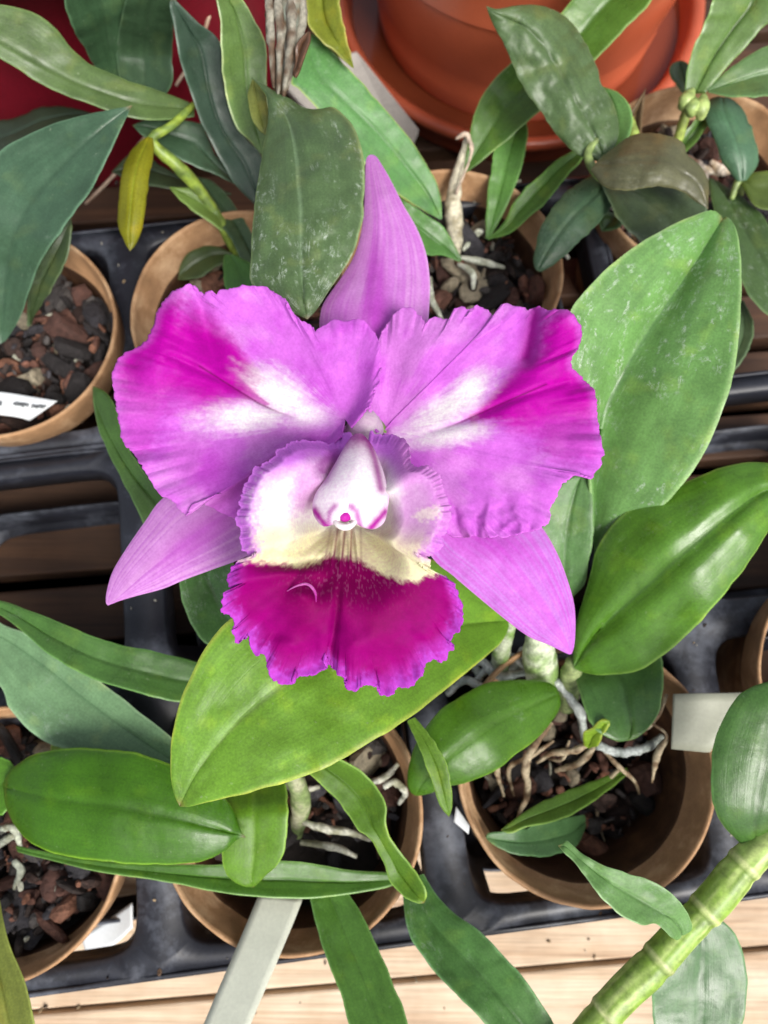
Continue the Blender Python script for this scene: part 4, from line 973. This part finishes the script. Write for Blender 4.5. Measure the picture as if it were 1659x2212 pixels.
leaf(cn, [(1472, 2036), (1494, 2010), (1491, 1984), (1466, 1945), (1430, 1915), (1380, 1894), (1305, 1869), (1260, 1845), (1226, 1816), (1216, 1822), (1206, 1826)],
     [(1470, 2036), (1450, 2024), (1430, 2005), (1415, 1996), (1390, 1998), (1355, 1986), (1310, 1950), (1280, 1915), (1240, 1862), (1222, 1846), (1206, 1828)],
     [11.6, 12.2, 12.6, 12.8, 12.6], (102, 146, 88), cup=.28, mat=M_scuf, wr=.09, th=.13, tilt=.15, label='short grey-green leaf clasping the cane', edge=(150, 185, 130))
leaf(cn, [(1624, 1840), (1590, 1812), (1556, 1776), (1539, 1722), (1536, 1652), (1550, 1580), (1580, 1520), (1620, 1486), (1670, 1470), (1705, 1470)],
     [(1645, 1838), (1685, 1800), (1730, 1740), (1762, 1650), (1762, 1560), (1738, 1500), (1705, 1470)], [11.6, 12.6, 13, 13.2, 13], (74, 116, 58), cup=-.25, groove=.08, mat=M_leaf, label='oval dark leaf at the right edge on top of the cane')
leaf(cn, [(1478, 2020), (1432, 2080), (1412, 2120), (1409, 2165), (1415, 2225), (1432, 2300), (1480, 2380)], [(1540, 1970), (1582, 2010), (1606, 2062), (1614, 2112), (1611, 2172), (1596, 2235), (1560, 2320), (1480, 2380)],
     [9.6, 9.2, 8.8, 8.4], (76, 116, 76), cup=.25, mat=M_dull, wr=.06, label='broad grey-green leaf hanging behind the cane')

# ---- orchid of pot A
pa = thing('orchid_plant', P(40, 720, 6.2), 'orchid at the upper left with wide dull blue-green leaves before the dark red pot', 'orchid')
leaf(pa, [(-5, 745), (-60, 640), (-70, 500), (-50, 400), (-10, 335), (60, 290), (150, 256), (220, 240), (262, 232), (286, 227)],
     [(14, 735), (48, 678), (64, 625), (80, 582), (112, 530), (160, 462), (202, 400), (240, 325), (268, 265), (286, 227)],
     [8, 10, 12, 13, 13.6, 14], (66, 98, 80), cup=.35, mid=[(5, 740), (10, 640), (30, 520), (80, 430), (160, 340), (230, 275), (286, 227)], mat=M_dull, n=90, m=33, label='largest dull blue-green leaf at the upper left, pointed tip', wr=.05)
leaf(pa, [(60, 705), (60, 640), (76, 582), (112, 525), (155, 470)], [(70, 690), (122, 605), (150, 540), (155, 470)], [7.6, 9, 10, 10.6], (64, 84, 56), cup=.2, mat=M_dull)
leaf(pa, [(420, 225), (364, 203), (290, 178), (207, 146), (182, 131), (156, 105), (120, 62), (84, 33), (47, 18), (0, 10), (-60, 10)],
     [(420, 252), (364, 259), (291, 255), (225, 236), (204, 229), (145, 207), (73, 171), (0, 127), (-60, 95), (-110, 50), (-60, 10)],
     [10.4, 11.6, 12.4, 13.4, 14.2], (84, 110, 66), cup=.22, mid=[(420, 240), (300, 225), (200, 195), (110, 155), (20, 105), (-60, 60), (-75, 20)], mat=M_dull, label='long olive blade leaning to the upper left corner')
leaf(pa, [(245, 190), (206, 145), (190, 115), (165, 75), (150, 40), (135, -20), (150, -90)], [(262, 200), (275, 130), (278, 60), (285, -20), (260, -90), (150, -90)], [9.5, 11, 13, 14.5, 15.8], (62, 94, 70), cup=.22, mat=M_dull)
leaf(pa, [(268, 205), (252, 130), (258, 60), (280, -30), (330, -90)], [(345, 220), (372, 180), (372, 110), (374, 40), (380, -30), (330, -90)], [9.6, 11, 13.6, 15.6], (60, 88, 66), cup=.2, mat=M_dull)
leaf(pa, [(-50, 268), (30, 255), (90, 232), (150, 231), (205, 246)], [(-50, 370), (40, 322), (120, 282), (175, 258), (205, 246)], [6, 7, 8, 8.4], (48, 64, 50), cup=.1, mat=M_dull)
leaf(pa, [(430, 400), (360, 365), (290, 330), (240, 372)], [(500, 420), (400, 410), (310, 400), (240, 372)], [6.5, 7, 7.2], (58, 76, 54), cup=.15, mat=M_dull)
for pts in ([(470, -30, 9), (430, 100, 8), (380, 185, 7)], [(205, 170, 6), (180, 240, 5.5)], [(320, 290, 6), (240, 385, 5), (185, 440, 4)]):
    tube(pa, 'dry_twig', pts, [.09, .09, .07], (196, 172, 150), c2=(150, 120, 100), seg=8)

# ---- orchid of pot B
pb = thing('orchid_plant', P(510, 600, 6), 'orchid behind the left petal with a hanging yellow-green young leaf', 'orchid')
leaf(pb, [(549, 440), (513, 404), (477, 349), (447, 288), (422, 233), (404, 182), (389, 127), (375, 50), (366, 10), (372, -8)], [(566, 440), (578, 400), (564, 338), (531, 298), (502, 256), (486, 182), (477, 95), (437, 55), (400, 22), (372, -8)],
     [8.8, 10.6, 12.4, 14.4], (52, 76, 66), cup=.22, mat=M_dull, label='dark blue-green blade behind the scratched leaf', tilt=-.1)
leaf(pb, [(566, 335), (538, 303), (509, 270), (487, 200), (478, 127), (477, 48), (466, 0), (462, -60)], [(570, 340), (577, 291), (580, 218), (576, 175), (576, 109), (567, 73), (546, 34), (524, -2), (462, -60)],
     [11.2, 12.4, 14, 15.6], (96, 128, 72), cup=.25, mat=M_dull, tilt=-.15, edge=(170, 190, 130), label='grey-green blade with a pale edge, left of the dry stem')
leaf(pb, [(545, 425), (474, 346), (444, 282), (437, 268), (382, 260), (327, 258), (300, 264), (286, 271)], [(540, 430), (509, 400), (455, 372), (393, 347), (346, 318), (309, 292), (286, 271)],
     [8.6, 9.4, 10, 10.4], (62, 90, 72), cup=.2, mat=M_dull)
leaf(pb, [(318, 297), (298, 312), (276, 338), (262, 382), (256, 429), (256, 484), (266, 515), (281, 543)], [(330, 300), (332, 330), (324, 375), (316, 429), (309, 484), (294, 525), (281, 543)],
     [11, 11.6, 11.4, 11], (142, 146, 38), cup=-.3, mat=M_new, edge=(150, 120, 60), rib=(150, 170, 40), label='young yellow-green leaf hanging down, bronze on one side')
tube(pb, 'stem', [(420, 225, 10.6), (370, 272, 10.8), (328, 305, 10.8), (385, 360, 10), (430, 410, 9), (470, 470, 8), (512, 550, 6.4)], [.12, .16, .2, .26, .24, .22, .22], (140, 162, 64), M_stem, c2=(104, 128, 60), seg=16)
leaf(pb, [(470, 450), (430, 410), (400, 404), (366, 404)], [(480, 500), (440, 470), (400, 440), (366, 406)], [8.2, 8.8, 9.2], (110, 140, 72), cup=.15, mat=M_dull, n=40, m=17)
leaf(pb, [(500, 545), (455, 530), (410, 545), (388, 575), (384, 605)], [(510, 560), (470, 575), (430, 600), (384, 605)], [6.8, 7.2, 7.0], (70, 88, 52), cup=.15, mat=M_dull, n=40, m=17)
leaf(pb, [(484, 552), (482, 590), (492, 640), (530, 680)], [(510, 552), (545, 572), (570, 620), (530, 680)], [8, 8.3, 8.2], (84, 132, 72), cup=.15, n=40, m=17)
leaf(pb, [(560, 640), (500, 520), (440, 440), (425, 380)], [(590, 600), (530, 480), (470, 400), (425, 380)], [7, 7.6, 8], (60, 84, 60), cup=.15, mat=M_dull)

# ---- hanging scratched leaf with dry stem
pw = thing('orchid_shoot', P(625, -40, 16.5), 'dry silvery stem at the top carrying one broad scratched grey-green leaf', 'orchid')
leaf(pw, [(541, 168), (553, 178), (577, 208), (580, 256), (573, 300), (562, 357), (552, 420), (545, 500), (541, 560), (541, 605), (560, 640), (600, 665), (640, 680), (664, 690)],
     [(545, 168), (586, 192), (622, 212), (660, 234), (690, 236), (720, 232), (744, 249), (765, 277), (780, 312), (787, 360), (787, 430), (780, 490), (760, 550), (736, 592), (702, 640), (682, 672), (664, 690)],
     [14.2, 14.8, 15.3, 15.6, 15.6, 15.5, 15.3], (82, 108, 74), cup=-.5, mat=M_scuf2, n=110, m=41, wr=.09, groove=.10, tilt=.05, edge=(140, 165, 110), p=1.7, rib=(120, 145, 110),
     mid=[(543, 168), (590, 215), (625, 270), (640, 350), (648, 450), (650, 550), (655, 640), (664, 690)], label='broad drooping grey-green leaf with white scratches')
leaf(pw, [(544, 172), (535, 205), (543, 250), (556, 274), (574, 292)], [(552, 174), (574, 208), (580, 255), (574, 292)], [13.6, 13.8, 13.6], (120, 130, 70), cup=.1, n=40, m=15, mat=M_new)
tube(pw, 'stem', [(640, -80, 16.2), (632, 0, 15.8), (622, 70, 15.3), (612, 140, 14.8), (600, 200, 14.2)], [.40, .40, .36, .26, .14], (126, 132, 120), M_stem, c2=(104, 84, 60), seg=22, bumpy=.12)
for a, b, c_ in (((600, -30), (606, 90), (600, 205)), ((630, -20), (628, 100), (612, 212)), ((652, -30), (650, 60), (620, 195)), ((580, -20), (586, 80), (592, 190))):
    tube(pw, 'dry_sheath', [(*a, 16.1), (*b, 15.5), (*c_, 14.6)], [.16, .15, .05], (140, 136, 122), c2=(84, 64, 46), seg=9, bumpy=.4)
leaf(pw, [(668, 68), (655, 78), (640, 100), (640, 135), (632, 160)], [(670, 72), (668, 95), (655, 130), (640, 165), (632, 162)], [15.6, 15.5, 15], (86, 60, 46), cup=.2, mat=M_dull, name='dry_sheath', n=30, m=13)
leaf(pw, [(762, 147), (720, 110), (690, 85), (666, 50), (664, -10), (690, -80)], [(764, 146), (756, 110), (744, 60), (735, 10), (728, -40), (690, -80)], [12.6, 13, 13.4], (128, 142, 52), cup=.3, mat=M_new, edge=(180, 180, 100), groove=.12)

# ---- orchid of pot C
pc_ = thing('orchid_plant', P(985, 560, 6.2), 'orchid behind the top sepal with a papery white bulb and upright bright green leaves', 'orchid')
leaf(pc_, [(950, 474), (900, 446), (850, 412), (800, 368), (740, 300), (686, 236), (645, 193), (628, 179), (636, 145), (645, 119), (658, 85), (664, 70)],
     [(955, 472), (953, 430), (941, 390), (919, 351), (895, 312), (862, 271), (823, 226), (770, 164), (734, 128), (704, 95), (680, 76), (664, 70)],
     [8.2, 9.6, 11, 12, 12.6], (92, 146, 88), cup=.15, mat=M_scuf, tilt=-.1, th=.14, n=90, mid=[(953, 473), (920, 415), (870, 350), (810, 280), (740, 215), (680, 150), (662, 76)], label='bright green cut leaf behind the scratched one', edge=(170, 190, 110))
leaf(pc_, [(998, 562), (980, 525), (955, 488), (900, 450), (850, 410), (790, 350)], [(992, 566), (960, 552), (920, 548), (880, 520), (840, 470), (790, 400), (790, 350)], [7.6, 8.4, 9, 9.2], (88, 138, 74), cup=.25, label='pointed green leaf low beside the top sepal')
leaf(pc_, [(1002, 374), (1006, 330), (1032, 225), (1078, 160), (1130, 110), (1200, 40), (1260, -30), (1330, -90), (1400, -120)], [(1006, 374), (1060, 332), (1112, 290), (1165, 240), (1232, 182), (1292, 126), (1352, 60), (1412, -10), (1400, -120)],
     [8.2, 9.2, 10.4, 11.4, 12], (86, 130, 56), cup=.3, th=.15, n=90, edge=(150, 185, 110), label='long green blade running to the top edge in front of the terracotta pot')
leaf(pc_, [(1049, 516), (1052, 450), (1060, 372), (1070, 322), (1092, 278), (1125, 240)], [(1060, 512), (1098, 442), (1120, 382), (1136, 322), (1140, 272), (1125, 240)], [7, 7.8, 8.4, 8.6], (100, 152, 78), cup=.2, mat=M_new)
leaf(pc_, [(1052, 516), (1088, 482), (1108, 442), (1150, 392), (1200, 350), (1240, 322), (1290, 290)], [(1056, 518), (1102, 502), (1152, 462), (1192, 420), (1232, 372), (1262, 338), (1290, 290)], [7, 7.9, 8.6, 9], (100, 148, 72), cup=.25, mat=M_new, rib=(120, 170, 90))
tube(pc_, 'pseudobulb', [(978, 560, 6.4), (985, 500, 7), (978, 440, 7.6), (988, 380, 8.2), (1000, 330, 8.8), (1008, 290, 9.4)], [.24, .36, .33, .22, .13, .05], (206, 200, 176), c2=(150, 140, 112), seg=18, bumpy=.2)
tube(pc_, 'dry_twig', [(985, 420, 8.2), (1012, 350, 9), (1018, 320, 9.4), (1006, 290, 9.6), (985, 300, 9.6)], [.05, .06, .08, .12, .05], (200, 180, 160), seg=8, bumpy=.4)
for pts in ([(995, 556, 6.9), (1040, 565, 7), (1090, 578, 6.9)], [(990, 570, 6.8), (1020, 590, 7.1), (1022, 625, 6.8)], [(930, 600, 6.8), (930, 640, 7), (955, 690, 6.8)], [(1000, 540, 6.8), (1030, 505, 6.8), (1045, 500, 6.8)], [(1090, 400, 6.8), (1125, 390, 7)], [(1218, 545, 8.2), (1228, 558, 8.25)]):
    tube(pc_, 'root', pts, [.08, .16, .07], (214, 218, 200), c2=(166, 170, 148), seg=10, bumpy=.15)

# ---- twisted-leaf orchid (upper right middle)
pr_ = thing('orchid_plant', P(1330, 420, 8), 'orchid at the upper right with twisted grey leaves, one of them brown', 'orchid')
leaf(pr_, [(1300, 352), (1245, 332), (1206, 296), (1175, 250), (1140, 205), (1111, 150), (1090, 100), (1066, 55), (1055, 28), (1050, 12)], [(1310, 345), (1334, 300), (1336, 262), (1325, 222), (1301, 186), (1290, 150), (1270, 100), (1242, 56), (1200, 22), (1150, 10), (1110, 13), (1075, 20), (1050, 12)],
     [11.4, 12, 12.8, 13.6, 14], (82, 108, 72), cup=-.35, mat=M_scuf, n=100, m=37, wr=.12, tilt=.15, groove=.1, label='twisted grey-green leaf arching in front of the terracotta pot', edge=(110, 130, 90))
leaf(pr_, [(1310, 322), (1296, 270), (1292, 225), (1302, 186)], [(1330, 322), (1362, 290), (1365, 245), (1342, 205), (1302, 186)], [11.0, 11.2, 11.4], (96, 140, 82), cup=.25, n=50, m=21)
leaf(pr_, [(1296, 345), (1325, 320), (1355, 298), (1400, 288), (1450, 295), (1476, 310), (1484, 332), (1515, 360), (1528, 392), (1530, 452)], [(1276, 370), (1296, 396), (1326, 411), (1380, 409), (1430, 404), (1476, 416), (1506, 436), (1530, 452)],
     [12, 12.8, 13.2, 12.8, 12.2], (94, 96, 74), cup=-.3, mat=M_dull, wr=.08, label='brownish olive leaf folded over the stem', edge=(120, 120, 80))
leaf(pr_, [(1300, 400), (1318, 440), (1340, 480), (1385, 520), (1440, 545)], [(1370, 400), (1440, 400), (1500, 428), (1528, 450), (1500, 500), (1440, 545)], [11, 11, 10.8], (66, 84, 62), cup=.2, mat=M_dull)
leaf(pr_, [(1285, 375), (1232, 408), (1192, 450), (1166, 500), (1154, 550), (1155, 578), (1162, 587)], [(1330, 432), (1304, 470), (1262, 512), (1222, 550), (1190, 576), (1172, 586), (1162, 587)], [10.8, 10.8, 10.6, 10.2], (74, 104, 84), cup=-.25, mat=M_leaf, groove=.1, label='dark bluish leaf pointing down left, with a pale sheen')
leaf(pr_, [(1300, 455), (1296, 480), (1300, 500)], [(1350, 470), (1340, 490), (1300, 500)], [9, 9, 9], (84, 116, 74), n=20, m=9)
tube(pr_, 'stem', [(1345, 470, 9), (1320, 410, 10.6), (1285, 370, 11.4), (1270, 330, 11.6), (1300, 290, 11.8)], [.16, .16, .16, .15, .1], (134, 154, 90), M_stem, seg=14)
leaf(pr_, [(1362, 290), (1362, 250), (1378, 218), (1395, 190)], [(1385, 290), (1386, 260), (1390, 230), (1395, 190)], [10, 10.4, 10.8], (96, 80, 60), n=24, m=9, name='dry_sheath', mat=M_dull)
tube(pr_, 'stem', [(1375, 320, 10.5), (1368, 285, 10.6), (1362, 255, 10.7)], [.22, .2, .12], (158, 180, 90), M_stem, seg=12)

# ---- seed-pod orchid (top right)
ps = thing('orchid_plant', P(1500, 400, 6.3), 'orchid in the top right corner carrying small pale green seed pods', 'orchid')
leaf(ps, [(1478, 200), (1490, 125), (1518, 60), (1550, -20), (1600, -90)], [(1525, 200), (1580, 135), (1645, 62), (1710, -10), (1600, -90)], [10.6, 11.6, 12.6, 13], (100, 134, 76), cup=.35, mat=M_leaf, p=1.2, groove=.1, label='broad green blade rising to the top edge')
leaf(ps, [(1528, 192), (1582, 142), (1642, 106), (1722, 72), (1790, 60)], [(1530, 200), (1582, 209), (1645, 208), (1725, 195), (1790, 60)], [10.8, 11.3, 11.8], (96, 132, 86), cup=.3, mat=M_leaf, p=1.2, rib=(150, 180, 140))
leaf(ps, [(1592, 392), (1562, 352), (1540, 295), (1520, 245), (1532, 217), (1560, 211)], [(1612, 390), (1637, 350), (1632, 300), (1612, 252), (1590, 222), (1560, 211)], [9.4, 10, 10.2, 10], (78, 116, 94), cup=-.3, mat=M_dull, label='short bluish leaf below the seed pods')
leaf(ps, [(1480, 205), (1455, 175), (1448, 145), (1470, 130)], [(1492, 195), (1494, 160), (1485, 138), (1470, 130)], [9.4, 9.6, 9.8], (86, 110, 84), n=30, m=13, mat=M_dull)
leaf(ps, [(1530, 385), (1540, 445), (1562, 525), (1600, 605), (1645, 670), (1740, 730)], [(1555, 395), (1620, 440), (1672, 500), (1740, 600), (1740, 730)], [8, 8.6, 9, 9], (76, 104, 64), cup=.2, mat=M_scuf, label='dark leaf at the right edge behind the largest leaf')
leaf(ps, [(1580, 640), (1582, 720), (1560, 800), (1550, 850)], [(1606, 650), (1628, 700), (1617, 755), (1550, 850)], [7.6, 7.8, 7.8], (80, 104, 76), cup=.25, mat=M_dull)
leaf(ps, [(1602, 380), (1640, 370), (1720, 360)], [(1602, 400), (1640, 450), (1720, 440), (1720, 360)], [8.8, 9, 9], (84, 104, 46), cup=.15, mat=M_dull, n=30, m=13)
leaf(ps, [(1470, 300), (1500, 260), (1525, 240), (1530, 225)], [(1480, 330), (1510, 300), (1530, 260), (1530, 225)], [9, 9.4, 9.6], (84, 120, 60), n=24, m=9)
tube(ps, 'stem', [(1452, 330, 8.6), (1468, 290, 9.4), (1480, 250, 10), (1490, 215, 10.4)], [.2, .2, .2, .18], (160, 178, 90), M_stem, seg=14)
tube(ps, 'stem', [(1600, 420, 8), (1595, 390, 8.8), (1580, 430, 8.4)], [.14, .16, .1], (140, 160, 96), M_stem, seg=12)
for (a, b) in (((1495, 196), (1470, 236)), ((1520, 208), (1512, 258)), ((1500, 215), (1490, 250))):
    tube(ps, 'seed_pod', [(a[0], a[1], 10.9), ((a[0] + b[0]) / 2, (a[1] + b[1]) / 2, 11.1), (b[0], b[1], 10.8)], [.12, .29, .14], (164, 184, 110), M_stem, c2=(128, 150, 84), seg=18, bumpy=.05)
for pts in ([(1487, 340, 7), (1510, 360, 7.4), (1540, 372, 7)], [(1500, 350, 7), (1520, 385, 7.3), (1515, 400, 7)], [(1535, 350, 7.2), (1560, 368, 7.2), (1580, 372, 7)]):
    tube(ps, 'root', pts, [.12, .2, .1], (226, 214, 196), c2=(190, 170, 140), seg=9, bumpy=.3)

# crumbs of bark and dust dropped on the tray lips and planks
rs_ = np.random.RandomState(77); parts = []
for i in range(420):
    x = rs_.uniform(-16, 16); y = rs_.uniform(-13, 22)
    lx, ly = (np.array([x, y]) - E0) @ ex, (np.array([x, y]) - E0) @ ey
    ax_, ay_ = abs((lx / PX + .5) % 1 - .5) * PX, abs((ly / PY + .5) % 1 - .5) * PY      # distance from the cell centre
    if ly < -PY / 2 - .3: zz = .05
    elif ax_ > 4.5 or ay_ > 4.3: zz = 6.52
    else: continue
    v, f = chunk((x, y, zz), .03 + .07 * rs_.rand() ** 2, i)
    parts.append((v, f, lin([(92, 70, 52), (60, 50, 44), (150, 130, 100), (180, 176, 160)][rs_.randint(4)])))
V, f, C = merge(parts)
tag(mesh('crumbs', V, f, M_bark, None, C, smooth=False, own=True), 'tiny crumbs of bark and dust scattered on tray and planks', 'crumbs', kind='stuff')

# ------------------------------------------------------------------ labels
def strip(name, pix, mat, label, th=.07, wob=.0, group='plastic plant labels'):
    """pix: list of (left px,py,z),(right px,py,z) rows"""
    Lx = catmull([p[0] for p in pix], 24); Rx = catmull([p[1] for p in pix], 24)
    s = np.linspace(0, 1, 7)[None, :, None]
    Q = Lx[:, None] * (1 - s) + Rx[:, None] * s
    G = P(Q[..., 0], Q[..., 1], Q[..., 2])
    o = mesh(name, G.reshape(-1, 3), grid_faces(24, 7), mat, None, own=True)
    if o.data.polygons[10].normal.z < 0: o.data.flip_normals()
    m_ = o.modifiers.new('solid', 'SOLIDIFY'); m_.thickness = th * .01; m_.offset = -1
    return tag(o, label, 'plant label', group)
strip('plant_label', [((560, 1930, 7.3), (655, 1938, 7.3)), ((539, 1980, 7.7), (636, 1987, 7.7)), ((505, 2060, 8.3), (603, 2066, 8.3)), ((466, 2150, 8.9), (565, 2155, 8.9)), ((424, 2250, 9.5), (524, 2252, 9.5))], M_label,
      'long grey-green plastic label leaning out over the front rim')
sl = strip('plant_label', [((-40, 846, 7.4), (-40, 892, 7.2)), ((4, 847, 7.4), (6, 897, 7.2)), ((70, 857, 7.3), (36, 901, 7.2)), ((124, 866, 7.2), (64, 909, 7.1))], M_labelw,
           'white plastic label with black handwriting in the pot at the left edge')
parts = []
for (x0, x1, y0, a) in ((28, 62, 872, 3.6), (68, 98, 877, 3.2), (-30, 4, 868, 3.2)):
    xs = np.linspace(x0, x1, 46)
    ys = y0 + (xs - x0) * .10 + a * np.sin((xs - x0) * 1.25) * (.5 + vn(xs * .3, 0 * xs, 5)) + 2 * (vn(xs * .7, 0 * xs, 9) - .5)
    xs2 = xs + 2.0 * np.cos((xs - x0) * 1.25)
    V, f, _, _ = tube_v(P(xs2, ys, 7.44 - (xs2 - 4) * .0012), [.018, .022, .018], 6, 1, 0, n=150)
    parts.append((V, f, (0, 0, 0)))
V, f, C = merge(parts); mesh('handwriting', V, f, M_ink, sl)
strip('plant_label', [((1454, 1500, 8.5), (1450, 1618, 7.9)), ((1500, 1499, 8.7), (1490, 1622, 8.0)), ((1560, 1498, 8.8), (1520, 1625, 8.1)), ((1622, 1496, 9), (1534, 1625, 8.1))], M_labelg,
      'grey plastic label lying across the rim at the right edge')
strip('plant_label', [((985, 1742, 7.0), (1014, 1785, 7.0)), ((980, 1775, 6.9), (1012, 1802, 6.9))], M_labelw, 'small white label corner showing between the two front pots')
strip('plant_label', [((284, 1950, 2.4), (284, 2005, 2.4)), ((235, 1985, 1.6), (240, 2045, 1.6)), ((175, 2025, 1), (185, 2060, 1))], M_labelw, 'pale label lying low in the tray beside the lower left pot')
